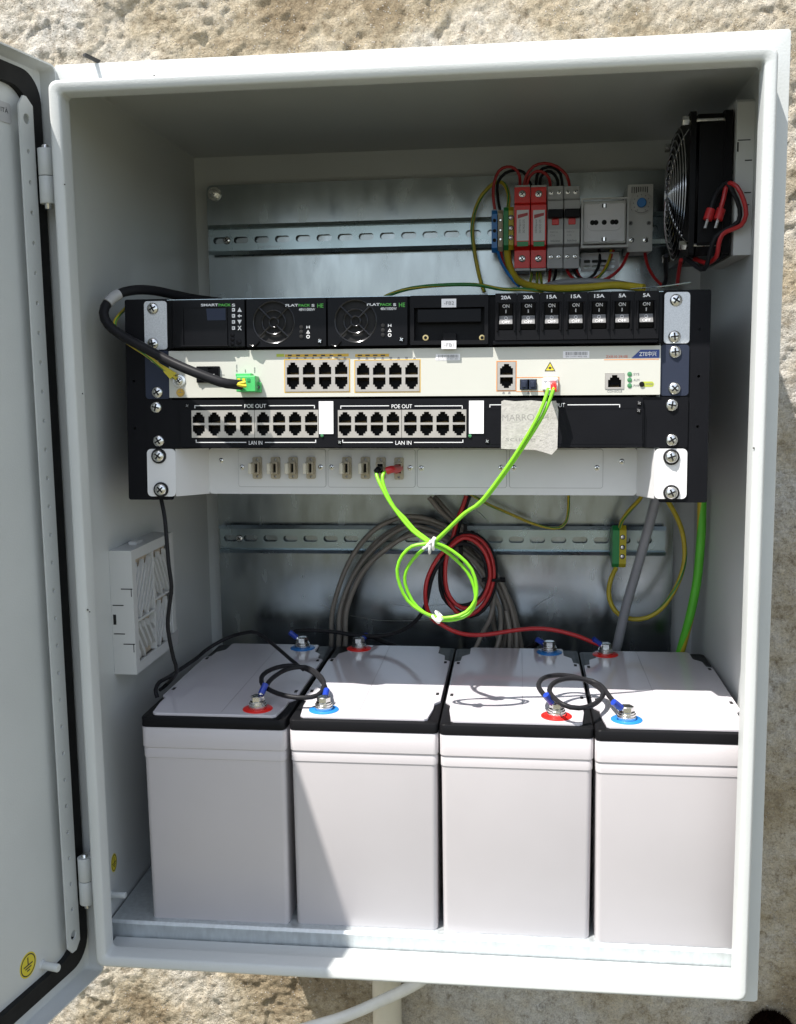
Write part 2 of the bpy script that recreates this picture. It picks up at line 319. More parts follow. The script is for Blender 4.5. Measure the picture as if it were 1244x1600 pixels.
# outer shell with folded front flange
sh=loops([(0,W,0,H,3,D),(0,W,0,H,3,0.8),(.4,W-.4,.4,H-.4,3,.1),(1.2,W-1.2,1.2,H-1.2,2.5,0),(9.5,W-17.5,22,H-22.5,5,0),(9.5,W-17.5,22,H-22.5,5,1.5),(1.6,W-1.6,1.6,H-1.6,2,1.5),(1.6,W-1.6,1.6,H-1.6,2,D-1.6)],['paint'])
sh.box((1.6,D-1.6,1.6),(W-1.6,D,H-1.6))
cab.part('shell',sh)
lx0,lx1,lz0,lz1=8.5,582.5,21.0,791.5
def lip(o,y,r): return (lx0+o,lx1-o,lz0+o,lz1-o,r,y)
rim=loops([lip(0,0.4,7),lip(0,-30,7),lip(.5,-33.2,7),lip(1.8,-35.2,7),lip(3.2,-35.6,6.5),lip(8.2,-33.8,5),lip(9.4,-33.0,4),lip(10.0,-31.5,3.5),lip(10.3,-16.5,3.5),lip(9.0,-16.5,3.5),lip(8.8,-31,3.5),lip(2.5,-33.5,6),lip(1.3,-30,6),lip(1.3,.4,6)],['paint'])
cab.part('front_lip',rim)
# inner corner weld seams and mounting plate
pl=MB('galv'); plate_holes=[rr(P(px,py,363)[0]-4,P(px,py,363)[0]+4,P(px,py,363)[2]-4,P(px,py,363)[2]+4,4) for px,py in ((336,306),)]
pl.sheet(rr(20,571,24,776,6),[],363,365)
pl.box((20,365,30),(21.5,376,770)); pl.box((569.5,365,30),(571,376,770))
plate=cab.part('mounting_plate',pl)
for x,z in ((30,766),(561,766),(30,34),(561,34)):
    b=MB(('nickel','void')); b.lathe([(8,0),(8,-2)],(x,363,z),'y',18); b.lathe([(5.5,-2),(5.5,-7),(4.5,-7.6)],(x,363,z),'y',6,sm=False); b.lathe([(3,-7),(3,-15),(2.4,-15.6)],(x,363,z),'y',12)
    cab.part('plate_bolt',b,plate)
for pts in (((548,962),(590,969),(640,970),(690,968)),((610,944),(650,948),(700,944)),((833,950),(850,938),(868,928)),((500,944),(512,950),(518,955)),((740,795),(752,803),(760,812))):
    m=MB('scratch'); m.tube([P(a,b,362.9) for a,b in pts],.22,5); cab.part('scratch',m,plate)
for (a,b,r,yv) in ((137,953,1.0,-33.6),(140,956,.7,-33.4),(241,119,1.1,-34.6),(101,288,.7,-33.6),(1178,700,.8,-34),(129,615,.7,-32)):
    c=P(a,b,yv); m=MB('chip'); m.lathe([(0.001,.3),(r,.1),(r*.8,-.15),(0.001,-.22)],tuple(c),'y',7); cab.part('paint_chip',m)
# earth sticker and stud low on the left inner side wall
def earth_sticker(cy,cz,plane_x,ry,rz):
    m=MB(('yellow','ink_black')); m.prism([(cy+ry*math.cos(t),cz+rz*math.sin(t)) for t in np.linspace(0,2*math.pi,28)[:-1]],'x',plane_x,plane_x+.25)
    return m
p=PX(178,1348,1.7); es=earth_sticker(p[1],p[2],1.7,7,9)
es.sheet([(p[1]+6*math.cos(t),p[2]+8*math.sin(t)) for t in np.linspace(0,6.2832,28)[:-1]],[[(p[1]+5.3*math.cos(t),p[2]+7.3*math.sin(t)) for t in np.linspace(0,6.2832,28)[:-1]]],2.0,2.1,1,'x')
es.box((2.0,p[1]-.4,p[2]),(2.15,p[1]+.4,p[2]+5.5),1)
for k,wd in enumerate((4.5,3,1.5)): es.box((2.0,p[1]-wd,p[2]-k*1.8-.4),(2.15,p[1]+wd,p[2]-k*1.8+.4),1)
cab.part('earth_sticker',es)
p=PX(174,1398,1.7); st=MB('paint'); st.lathe([(4,0),(3,1),(3,14),(2.6,14.6)],(1.6,p[1],p[2]),'x',14); cab.part('earth_stud',st)
# small wire stub poking over the top edge
wb=MB('ink_black'); a=P(130,85,-6); wb.tube([P(131,86,-14),P(154,97,4)],1.3,8,spline=False); wb.tube([P(133,84,-12),P(156,95,4)],.9,8,spline=False); cab.part('roof_wire_stub',wb)
# ---- door, opened a little past square
DA=np.array([-0.196,-0.981,0]); DN=np.array([0.981,-0.196,0]); DH=np.array([-17.6,-3.1,0]); DW=597
def DP(px,py,n=0.0):
    d=ray(px,py); o=DH+DN*n; t=((o-CAM)@DN)/(d@DN); p=CAM+t*d; return (p-DH)@DA,p[2]
def dpt(u,n,z): return DH+DA*u+DN*n+np.array([0,0,z])
def dmap(mb):     # authored as (u,n,z) -> world
    mb.v=[tuple(dpt(*p)) for p in mb.v]; return mb
z0,z1=-4,812
dm=MB('paint'); prof=[(-6,DW,z0,z1,6,22),(-6,DW,z0,z1,6,0),(-4.5,DW-1.5,z0+1.5,z1-1.5,5,-1.6),(0,DW-5,z0+5,z1-5,3,-1.8)]
t=loops([(-7,DW,z0,z1,6,18),(-7.2,DW+.2,z0-.2,z1+.2,6,16.5),(-7.2,DW+.2,z0-.2,z1+.2,6,1),(-6.5,DW-.5,z0+.5,z1-.5,6,-.5),(-4,DW-2,z0+2,z1-2,5,-1.5)],['paint']); dm.v=list(t.v); dm.f=list(t.f); dm.m=list(t.m); dm.sm=list(t.sm)
t=loops([(-7,DW,z0,z1,6,18),(-5.5,DW-1.5,z0+1.5,z1-1.5,5,18),(-5.2,DW-1.8,z0+1.8,z1-1.8,5,3),(-3,DW-3,z0+3,z1-3,4,1),(0,DW-6,z0+6,z1-6,3,.3)],['paint']); dm.add(t.v,t.f,0,True)
dm.prism(rr(-4,DW-2,z0+2,z1-2,5),'y',-1.5,.3)
door=cab.part('door',dmap(dm))
se=MB('rubber'); se.sheet(rr(-1,DW-17,12,804,24,8),[rr(12,DW-30,27,789,26,8)],.31,6); cab.part('door_seal',dmap(se),door,bevel=1.5)
# perforated reinforcing strip
u0,u1=16,34; sz0,sz1=35,778
ss=MB('paint'); holes=[circ((u0+u1)/2+1.5*0,zz,1.9,12) for zz in np.arange(48+25,758,24.6)]+[circ((u0+u1)/2,sz1-15,4.2,14),circ((u0+u1)/2,sz0+13,4.2,14)]
ss.sheet([(u0,sz0+4),(u0+6,sz0-3),(u0+12,sz0-3),(u1,sz0+4),(u1,sz1-5),(u0+12,sz1+3),(u0+8,sz1+3),(u0,sz1-3)],holes,8.5,10)
ss.box((u0,.3,sz0+6),(u0+1.5,8.5,sz1-6)); cab.part('perforated_strip',dmap(ss),door,bevel=.3)
p_=MB(('dev_grey','ink_black','white')); pu,pz=DP(6,171,.5); p_.prism(rr(pu-8,pu+60,pz-10,pz+6,2),'y',.31,1.0); p_.text('ITÀ',pu,pz,9,4.5,1.1,1,rot=0)
# letters are read from inside the door: mirror the lettering order across u
cx=pu; off=[i for i,mi in enumerate(p_.m) if mi==1]; vs=set(k for i in off for k in p_.f[i]); 
for k in vs: x=p_.v[k]; p_.v[k]=(2*cx-x[0],x[1],x[2])
cab.part('door_plate',dmap(p_),door)
cs=MB(('yellow','ink_black')); cu_,cz_=DP(44,1508,.5)
cs.prism(circ(cu_,cz_,11,28),'y',.31,.55); cs.sheet(circ(cu_,cz_,9.8,28),[circ(cu_,cz_,8.8,28)],.6,.7,1)
cs.prism([(cu_-.6,cz_),(cu_+.6,cz_),(cu_+.6,cz_+7),(cu_-.6,cz_+7)],'y',.6,.72,1)
for k,wd in enumerate((6,4,2)): cs.prism([(cu_-wd,cz_-2.4*k-.6),(cu_+wd,cz_-2.4*k-.6),(cu_+wd,cz_-2.4*k+.6),(cu_-wd,cz_-2.4*k+.6)],'y',.6,.72,1)
cab.part('earth_sticker',dmap(cs),door)
sd=MB('paint'); sd.lathe([(5,0),(4.6,1),(3.6,1.2),(3.6,16),(3,16.8)],(DP(66,1508,0)[0],.3,DP(66,1508,0)[1]),'y',16); cab.part('earth_stud',dmap(sd),door)
for zc in (719,97):
    h=MB(('paint','nickel')); c=(-1,-21,0)
    h.lathe([(6.2,0),(6.5,.5),(6.5,21.5),(6.2,22)],(-2.5,-20,zc),'z',20); h.lathe([(6.2,-22.6),(6.5,-22.1),(6.5,-1),(6.2,-.6)],(-2.5,-20,zc),'z',20)
    h.lathe([(2.6,-27),(3,-26.5),(3,24.5),(2.6,25)],(-2.5,-20,zc),'z',14,1); h.box((-4,-20,zc+2),(-1,0,zc+20)); h.box((-9,-20,zc-20),(-4,-6,zc-2))
    cab.part('hinge',h)
# base rail under the batteries
br=MB('galv3'); br.sheet([(14,17),(39,17),(39,18.8),(15.8,18.8),(15.8,40)][:0] or [(0,0),(1,0),(1,1)],[],0,.001) if False else None
br.prism([(14,8),(14,36.5),(16.5,39),(292,39),(292,37.4),(17.2,37.4),(15.6,35.8),(15.6,9.6),(30,9.6),(30,8)],'x',4,595)
t=Thing('battery_rail','galvanised folded steel rail running along the cabinet floor under the batteries','rail',(300,150,8))
t.part('channel',br,bevel=.5)
lg=MB('paint'); lg.box((9.6,-16,20.5),(581.4,12.6,24)); cab.part('front_ledge',lg,bevel=.6)
pb=MB('void'); pb.box((30,60,39.1),(38,300,39.3)); t.part('slot',pb)
# ------------------------------------------------------------ DIN rails
def din(x0,x1,zc,screws,label,texts):
    t=Thing('din_rail',label,'rail',((x0+x1)/2,358,zc),'slotted mounting rails on the back plate')
    m=MB('galv2'); slots=[]; x=x0+13
    while x<x1-10: slots.append(rr(x-9,x+9,zc-3.9,zc+3.9,3.9,5)); x+=25
    m.sheet([(x0,zc-12.5),(x1,zc-12.5),(x1,zc+12.5),(x0,zc+12.5)],slots,356.5,357.6)
    for sg in (1,-1):
        m.prism([(357.6,zc+sg*12.5),(350,zc+sg*12.9),(350.2,zc+sg*13.4),(351.6,zc+sg*17.5),(352.6,zc+sg*17.2),(351.3,zc+sg*13.8),(357.6,zc+sg*13.6)],'x',x0,x1)
    r=t.part('rail_strip',m,bevel=.35)
    for sx in screws: t.part('rail_screw',screw_mb((sx,356.5,zc),4.6),r)
    for tx in texts:
        k=MB('galv'); k.text('Omega 3AF',tx,zc-8.6,27,3.6,356.3,rot=math.pi); t.part('lettering',k,r)
    return t
din(24,578,711,[45],'upper slotted mounting rail carrying the breakers and socket',[95,360])
din(24,561,353,[48,512],'lower slotted mounting rail carrying one green yellow ground block',[220,415])
# ------------------------------------------------------------ rack
def railthing(u0,u1,label,out):
    t=Thing('rack_rail',label,'bracket',((u0+u1)/2,1,-178),'black upright rack rails',rack=True)
    m=MB('powder'); hs=[]
    for k in range(4):
        for dz in (6.35,22.2,38.1):
            uc=8.5 if out<0 else 482.6-8.5
            hs.append(rr(uc-3.5,uc+3.5,-44.45*k-dz-2.6,-44.45*k-dz+2.6,.4,1))
    hs2=[circ(u0+7 if out<0 else u1-9,z,1.3,10) for z in (-32,-72,-115)]
    m.sheet(rr(u0,u1,-180.5,1.5,2),hs2,1.6,3.2)
    ue=u0 if out<0 else u1
    m.box((ue,3.2,-180),(ue-out*1.6,300,1)); t.part('angle_profile',m,bevel=.4)
    return t
railthing(-18.5,24,'black rack rail on the left of the rack',-1)
railthing(459,500,'black rack rail on the right of the rack',1)
UH=44.45
# --- power shelf
R=True
ps=Thing('power_shelf','black one unit shelf with speckled galvanised ears at the top of the rack','shelf',(241,1,-UH),rack=R)
def ears(t,n,mat_,uL,uR,scr,rad=5.4,ring=False,corner=3,y0=0,y1=1.5,uL0=0.2):
    zt,zb=-UH*n-.5,-UH*(n+1)+.5
    for u0,u1,sid in ((uL0,uL,0),(uR,482.4,1)):
        m=MB(mat_); m.sheet(rr(u0,u1,zb,zt,corner),[],y0,y1); e=t.part('ear',m,bevel=.3)
        for (px,py) in scr[sid]:
            u,z=U(px,py,y0)
            if ring:
                w_=MB('rubber'); w_.lathe([(rad*1.28,0),(rad*1.28,-1.4),(rad*1.1,-1.8)],(u,y0,z),'y',20); t.part('washer',w_,e)
            t.part('screw',screw_mb((u,y0-(1.8 if ring else 0),z),rad,rot=random.uniform(0,1.5)),e)
ears(ps,0,'ear',21.5,461,([(239,482),(239,537)],[(1056.6,469),(1054,526)]))
b=MB('black'); b.box((23,4,-UH+.8),(459.5,230,-.8)); ps.part('body',b)
b=MB('gloss'); b.box((22.6,-1.5,-UH+.8),(27.5,4,-.8)); ps.part('side_frame',b,bevel=.5)
b=MB('gloss'); b.box((456,-1.5,-UH+.8),(459.5,4,-.8)); ps.part('side_frame',b,bevel=.5)
b=MB('galv2'); b.box((22,-1,-.3),(460,30,.4)); ps.part('top_plate',b,bevel=.2)
b=MB('galv2'); a0=U(985,459,-2); b.tube([(a0[0],-2,2.5),(a0[0]+25,-3,4),(a0[0]+50,-3,7)],.5,6); ps.part('bent_top_edge',b)
# controller
u0,zt=U(272,473,-8); u1,zb=U(383,547,-8); u0=28
ct=Thing('controller_module','glossy black control module with dark display at the left end of the power shelf','control module',((u0+u1)/2,2,-UH+1),rack=R)
zt,zb=-1.0,-UH+1.2
m=MB('gloss'); m.box((u0,-6,zb),(u1-.4,3.8,zt)); body=ct.part('housing',m,bevel=.8)
a=U(284,480,-6); c=U(356,541,-6); m=MB(('gloss','void')); m.sheet(rr(a[0],c[0],c[1],a[1],.8),[rr(a[0]+1.5,c[0]-1.2,c[1]+1.2,a[1]-.8,.6)],-7.4,-6.02); ct.part('display_frame',m,body,bevel=.3)
m=MB('gloss'); m.box((a[0]+1.6,-6.5,c[1]+1.4),(c[0]-1.4,-6.02,a[1]-1)); d1=ct.part('display',m,body)
a=U(322,482,-7); c=U(354,500,-7); m=MB('navy'); m.quadprism([(a[0],a[1]),(c[0],a[1]),(c[0]-1,c[1]),(a[0]+1,c[1])],-6.75,-6.52); ct.part('screen_reflection',m,body)  # paler patch stands in for a reflection on the display
def lab(t,parent,body,px0,px1,py,h,w_,matn,name='lettering',bold=0,rot=0,thick=.12):
    a=U(px0,py,w_); c=U(px1,py,w_); m=MB(matn); m.text(body,(a[0]+c[0])/2,(a[1]+c[1])/2,abs(c[0]-a[0]),h,w_-.1,rot=rot,bold=bold,thick=thick); return t.part(name,m,parent)
lab(ct,body,'SMART',314,341,476.5,2.3,-6.02,'ink_white',bold=.03); lab(ct,body,'PACK',341.5,361,476.5,2.3,-6.02,'ink_green',bold=.03); lab(ct,body,'S',362.5,367.5,476.8,2.5,-6.02,'ink_white',bold=.03)
for k,(py,g_) in enumerate(((484,'▲'),(493.5,'◄'),(503,'▼'),(512.5,'X'))):
    a=U(365,py,-6); m=MB('ink_white'); m.sheet(rr(a[0]-1.4,a[0]+1.4,a[1]-1.5,a[1]+1.5,.3),[rr(a[0]-.9,a[0]+.3,a[1]-.5,a[1]+.5,.1)],-6.2,-6.03); ct.part('key_legend',m,body)
    a=U(374.5,py,-6); x,z=a; m=MB('ink_white')
    if k==0: m.quadprism([(x-2,z-1.8),(x+2,z-1.8),(x,z+2)],-6.2,-6.03)
    if k==2: m.quadprism([(x-2,z+1.8),(x+2,z+1.8),(x,z-2)],-6.2,-6.03)
    if k==1: m.quadprism([(x-2,z),(x,z+1.6),(x,z+.5),(x+2,z+.5),(x+2,z-.5),(x,z-.5),(x,z-1.6)],-6.2,-6.03)
    if k==3: m.text('X',x,z,3.8,3.8,-6.12,bold=.05)
    ct.part('key_symbol',m,body)
for px,py,r in ((363,523,2),(363,530,2),(363,537,2),(373,534,2.5)):
    a=U(px,py,-6); m=MB('gloss'); m.lathe([(r,0),(r*.9,-.9),(0.001,-1.2)],(a[0],-6,a[1]),'y',16); ct.part('button',m,body)
a=U(283,541,-6.4); c=U(358,541,-6.4); m=MB('gloss'); m.box((a[0],-8,a[1]-.7),(c[0],-6.2,a[1]+.5)); ct.part('display_ledge',m,body,bevel=.4)
# rectifiers
def rectifier(px0,px1,fcx,label,dpx):
    u0=U(px0,510,-7)[0]; u1=U(px1,510,-7)[0]; zt,zb=-1.0,-UH+1.2
    t=Thing('rectifier_module',label,'rectifier',((u0+u1)/2,2,-UH+1),'fan cooled rectifier modules',rack=R)
    fc=U(fcx,508,-7); cx,cz=fc; cz=(zt+zb)/2+.3; Rf=19.0
    m=MB('gloss'); m.sheet(rr(u0+.3,u1-.3,zb,zt,1.2),[circ(cx,cz,Rf,36)],-7,-4.5); fr=t.part('front_panel',m,bevel=.4)
    b=MB('void'); b.lathe([(Rf+.5,-4.6),(Rf+.5,2.5)],(cx,0,cz),'y',32); t.part('fan_duct',b)
    b=MB('black'); b.lathe([(7,-1.5),(7,2)],(cx,0,cz),'y',24)
    for k in range(7):
        a=2*math.pi*k/7; pts=[]
        ca,sa=math.cos(a),math.sin(a); v=[]
        for rr_,tw in ((6.5,-.25),(18.3,-.30),(18.3,.22),(6.5,.25)):
            an=a+tw; v.append((cx+rr_*math.cos(an),-.5+ (1.6 if tw>0 else -.8),cz+rr_*math.sin(an)))
        v+= [(p[0],p[1]+.5,p[2]) for p in v]; b.add(v,[(0,1,2,3),(7,6,5,4),(0,4,5,1),(1,5,6,2),(2,6,7,3),(3,7,4,0)])
    t.part('fan_rotor',b)
    gmb=MB('gloss_wire')
    for r,tt in ((4.2,.9),(10.5,.75),(Rf-.4,.9)):
        n=32; gmb.tube([(cx+r*math.cos(2*math.pi*k/n),-6.4,cz+r*math.sin(2*math.pi*k/n)) for k in range(n+1)],tt,6,spline=False,cap=False)
    for a in (45,135,225,315):
        a=math.radians(a); gmb.tube([(cx+4*math.cos(a),-6.6,cz+4*math.sin(a)),(cx+Rf*math.cos(a),-6.4,cz+Rf*math.sin(a))],.9,6,spline=False)
    t.part('fan_grille',gmb)
    o=dpx
    lab(t,fr,'FLAT',446+o,466+o,477-o*.01,2.2,-7.02,'ink_white',bold=.03); lab(t,fr,'PACK',466.5+o,485+o,477-o*.01,2.2,-7.02,'ink_green',bold=.03); lab(t,fr,'S',487+o,491.5+o,477.2-o*.01,2.4,-7.02,'ink_white',bold=.03)
    lab(t,fr,'48V/1000W',467+o,492.5+o,483.5-o*.01,2.4,-7.02,'ink_white',bold=.01); lab(t,fr,'HE',496+o,505.5+o,477.5-o*.01,3.6,-7.02,'ink_green',bold=.01)
    for k,py in enumerate((511,518.5,526)):
        a=U(471+o,py-o*.02,-7); m=MB('void'); m.lathe([(1.9,0),(1.6,-.8),(0.001,-1.1)],(a[0],-7,a[1]),'y',14); t.part('indicator',m,fr)
        a=U(481.5+o,py-o*.02,-7); x,z=a; m=MB('ink_white')
        if k==0: m.text('H',x,z,3,2.4,-7.1,bold=.02)
        if k==1: m.sheet([(x-1.7,z-1.4),(x+1.7,z-1.4),(x,z+1.6)],[[(x-.8,z-.8),(x+.8,z-.8),(x,z+.6)]],-7.2,-7.03)
        if k==2: m.sheet(circ(x,z,1.6),[circ(x,z,1.0)],-7.2,-7.03)
        t.part('indicator_symbol',m,fr)
    a=U(500+o,533-o*.02,-7); t.part('screw',screw_mb((a[0],-7,a[1]),2.6,mats=('black','nickel')),fr)
    a=U(390+o,537,-7)
    m=MB('gloss'); m.tube([(a[0],-7.3,a[1]-1),(a[0]+5,-8.2,a[1]-2.5),(a[0]+9,-7.3,a[1]+2)],.8,6); t.part('latch',m,fr)
rectifier(385,510,427.5,'black rectifier module with round fan grille, beside the control module',0)
rectifier(512,637,555.5,'black rectifier module with round fan grille, beside the fuse bay',127.5)
# fuse bay
fb=Thing('fuse_bay','open black fuse bay tagged FB1 and FB2 between rectifier and breakers','fuse holder',(U(702,500)[0],2,-UH+1),rack=R)
u0=U(641,500,-7)[0]; u1=U(763,500,-7)[0]; a=U(647,481,-7); c=U(757,531,-7)
m=MB('black'); m.sheet(rr(u0,u1,-UH+1.4,-.6,.8),[[(a[0],c[1]),(a[0],a[1]),(c[0],a[1]),(c[0],c[1])]],-7,3.9); fr=fb.part('frame',m,bevel=.4)
m=MB('gloss'); a=U(652,483,-5); c=U(752,503,-5); m.box((a[0],-5.5,c[1]),(c[0],-1,a[1])); fb.part('cross_bar',m,bevel=.6)
m=MB('black'); a=U(691,520,-3); c=U(713,533,-3); m.box((a[0],-2,c[1]),(c[0],3,a[1])); fb.part('latch_block',m,bevel=.6)
for px in (664,753):
    a=U(px,526.5,-5); m=MB(('brass','void')); m.lathe([(2.6,0),(2.6,-.7),(1.5,-.8)],(a[0],2.5,a[1]),'y',18); m.lathe([(1.4,-.82),(1.4,-.9)],(a[0],2.5,a[1]),'y',14,1); fb.part('eyelet',m)
for txt,x0,x1,y0,y1 in (('-FB2',690,713,467,480),('-FB1',690,713,532.5,545)):
    a=U(x0,y0,-7); c=U(x1,y1,-7); m=MB('white'); m.box((a[0],-7.35,c[1]),(c[0],-7.02,a[1])); tg=fb.part('tag_label',m); lab(fb,tg,txt,x0+4,x1-3.5,(y0+y1)/2,3,-7.4,'ink_grey')
# circuit breakers
edges=[773.5,807.7,843.3,881,918.6,953.9,990.6,1029.5]
amps=['20A','20A','15A','15A','15A','5A','5A']
lbs=['20A rocker breaker beside the fuse bay, first in the breaker row','20A rocker breaker, second in the row from the fuse bay','15A rocker breaker right after the two 20A ones','15A rocker breaker in the middle of the row of seven','15A rocker breaker just left of the two 5A ones','5A rocker breaker next to the 15A ones','5A rocker breaker at the right end, next to the galvanised ear']
for i in range(7):
    cxp=(edges[i]+edges[i+1])/2; ytop=465-i*.95
    u0=U(edges[i],500,-9)[0]; u1=U(edges[i+1],500,-9)[0]; cu_=(u0+u1)/2; zt=-.2; zb=-UH+4.2
    t=Thing('circuit_breaker',lbs[i],'circuit breaker',(cu_,2,zb),'rocker breakers in the power shelf',rack=R)
    m=MB('black'); ru0,ru1=cu_-6.3,cu_+6.3; rz1,rz0=zt-8.0,zb+8.5
    m.sheet([(u0+.15,zb),(u1-.15,zb),(u1-.15,zt),(u0+.15,zt)],[[(ru0,rz0),(ru1,rz0),(ru1,rz1),(ru0,rz1)]],-9,-5); m.box((u0+.15,-5,zb),(u1-.15,3.9,zt)); hb=t.part('housing',m,bevel=.45)
    for sx in (ru0-1.8,ru1+.6): 
        k=MB('black'); k.box((sx,-11,rz0-1),(sx+1.2,-8.8,rz1+.6)); t.part('side_guard',k,hb,bevel=.5)
    zm=(rz0+rz1)/2+.8; zq=rz0+5.2
    k=MB(('gloss','rocker')); v=[(ru0+.6,-9.2,rz1-.4),(ru1-.6,-9.2,rz1-.4),(ru1-.6,-6.6,zm),(ru0+.6,-6.6,zm),(ru1-.6,-10.8,zq),(ru0+.6,-10.8,zq),(ru0+.6,-4,rz1-.4),(ru1-.6,-4,rz1-.4),(ru1-.6,-4,rz0+.6),(ru0+.6,-4,rz0+.6),(ru1-.6,-8.5,rz0+.6),(ru0+.6,-8.5,rz0+.6)]
    k.add(v,[(0,1,2,3),(3,2,4,5),(0,6,7,1),(5,4,10,11),(11,10,8,9),(0,3,5,11,9,6),(1,7,8,10,4,2)],[0,1,0,0,0,0,0]); rk=t.part('rocker',k,hb,bevel=.25)
    k=MB('ink_white'); k.text(amps[i],cu_,zt-3.6,8.6 if len(amps[i])==3 else 6.2,3.1,-9.1,bold=.02); t.part('lettering',k,hb)
    # lettering laid on the two tilted faces of the rocker
    def tilt(k,zA,yA,zB,yB):
        k.v=[(p[0],yA+(p[2]-zA)/(zB-zA)*(yB-yA)-.12+p[1]*.0,p[2]) for p in k.v]; return k
    k=MB('ink_white'); k.text('ON',cu_,rz1-2.9,6.0,2.9,0,bold=.02); k.text('I',cu_,rz1-7.3,.9,2.8,0,bold=.03); t.part('lettering',tilt(k,rz1-.4,-9.2,zm,-6.6),rk)
    k=MB('ink_white'); k.sheet(circ(cu_,zm-2.1,1.6,20),[circ(cu_,zm-2.1,1.0,20)],0,.05); k.text('OFF',cu_,zm-5.6,7,2.5,0,bold=.02); t.part('lettering',tilt(k,zm,-6.6,zq,-10.8),rk)
b=MB('gloss'); b.box((U(770,540,-7)[0],-8,-UH+.8),(U(1028,536,-7)[0],3.9,-UH+4.0)); ps.part('breaker_base',b,bevel=.6)
# --- network switch (cream)
sw=Thing('network_switch','cream fronted optical access switch with blue badge in the second rack row','network switch',(241,1,-2*UH),rack=R)
ears(sw,1,'navy',23,458.5,([(242,559),(246,613)],[(1055,550),(1054,607)]))
zt,zb=-UH-1.2,-2*UH+1.4; u0,u1=23.2,458.3
gA=(445.5,546,562,612); gB=(555,656,563,612); gC=(777,806,565,610)
def ubox(px0,px1,py0,py1,wv):
    a=U(px0,(py0+py1)/2,wv)[0]; b=U(px1,(py0+py1)/2,wv)[0]; c=U((px0+px1)/2,py0,wv)[1]; d=U((px0+px1)/2,py1,wv)[1]; return a,b,d,c   # u0,u1,z0,z1
def rect(b): return [(b[0],b[2]),(b[1],b[2]),(b[1],b[3]),(b[0],b[3])]
holes=[rect(ubox(*g_,-2)) for g_ in (gA,gB,gC,(945.5,975.5,583,608),(812.5,839,592.5,609),(848,872,591,609))]
m=MB('cream'); m.sheet(rr(u0,u1,zb,zt,.6),holes,-2,-.4); fp=sw.part('faceplate',m,bevel=.3)
b=MB('powder'); b.box((u0+1,14,zb+.5),(u1-1,235,zt-.5)); b.box((u0+.3,-.4,zb+.2),(u0+2,14,zt-.2)); b.box((u1-2,-.4,zb+.2),(u1-.3,14,zt-.2)); b.box((u0+2,-.4,zb+.2),(u1-2,14,zb+1.2)); b.box((u0+2,-.4,zt-1.2),(u1-2,14,zt-.2)); sw.part('body',b)
def rj_hole(cx,cz,up,w=11.2,h=9.2):
    s_=1 if up else -1; b0=-h/2; 
    pts=[(-w/2,b0),(w/2,b0),(w/2,b0+h*.62),(w*.36,b0+h*.62),(w*.36,b0+h*.80),(w*.2,b0+h*.80),(w*.2,b0+h),(-w*.2,b0+h),(-w*.2,b0+h*.80),(-w*.36,b0+h*.80),(-w*.36,b0+h*.62),(-w/2,b0+h*.62)]
    return [(cx+x,cz+s_*z) for x,z in pts]
def port_mb(cx,cz,up,yf,w=11.4,h=9.4,dep=11):
    m=MB(('void','gold')); s_=1 if up else -1
    x0,x1,a,b=cx-w/2,cx+w/2,cz-h/2,cz+h/2; y0,y1=yf+1.0,yf+dep
    v=[(x0,y0,a),(x1,y0,a),(x1,y0,b),(x0,y0,b),(x0,y1,a),(x1,y1,a),(x1,y1,b),(x0,y1,b)]
    m.add(v,[(0,1,5,4),(1,2,6,5),(2,3,7,6),(3,0,4,7),(4,5,6,7)])
    for k in range(8):
        x=cx+(k-3.5)*1.02; zc=cz-s_*(h/2-.5); m.add([(x-.2,y0+1,zc),(x+.2,y0+1,zc),(x+.2,y0+6,zc+s_*2.4),(x-.2,y0+6,zc+s_*2.4)],[(0,1,2,3)],1)
    return m
def gang(t,box,cols,rows,yf,split=False,parent=None,border=None,label=None):
    u0,u1,z0,z1=box; cw=(u1-u0)/cols; ch=(z1-z0)/rows; w=min(11.4,cw*.84); h=ch*.76
    cells=[]
    for r in range(rows):
        for c in range(cols):
            off=0
            if split: off=(-.6 if c<cols/2 else .6)
            cells.append((u0+cw*(c+.5)+off,z1-ch*(r+.5)+(-ch*.04 if r==0 and rows>1 else (ch*.04 if rows>1 else 0)),(r==0) if rows>1 else True))
    m=MB('port'); m.sheet(rect((u0+.15,u1-.15,z0+.15,z1-.15)),[rj_hole(x,z,up,w-.2,h) for x,z,up in cells],yf,yf+1.2); blk=t.part('port_block',m,parent)
    if split: 
        k=MB('void'); k.box(((u0+u1)/2-.2,yf-.05,z0),((u0+u1)/2+.2,yf+.3,z1)); t.part('seam',k,blk)
    protos={}
    for x,z,up in cells:
        if up not in protos: protos[up]=(t.part('port',port_mb(x,z,up,yf,w,h+.4),blk),x,z)
        else:
            o,x0,z0_=protos[up]; copy_part(o,x-x0,0,z-z0_)
    if border:
        bm=MB(border); bm.sheet(rect((u0-.7,u1+.7,z0-.7,z1+.7)),[rect((u0-.05,u1+.05,z0-.05,z1+.05))],yf-.0+.3,yf+.55); t.part('port_outline',bm,blk)
    return blk
yf=-2.5
gang(sw,ubox(*gA,-2),4,2,yf,parent=fp,border='amber'); gang(sw,ubox(*gB,-2),4,2,yf,parent=fp,border='amber')
gang(sw,ubox(*gC,-2),1,2,yf,parent=fp,border='orange'); gang(sw,ubox(945.5,975.5,583,608,-2),1,1,yf,parent=fp)
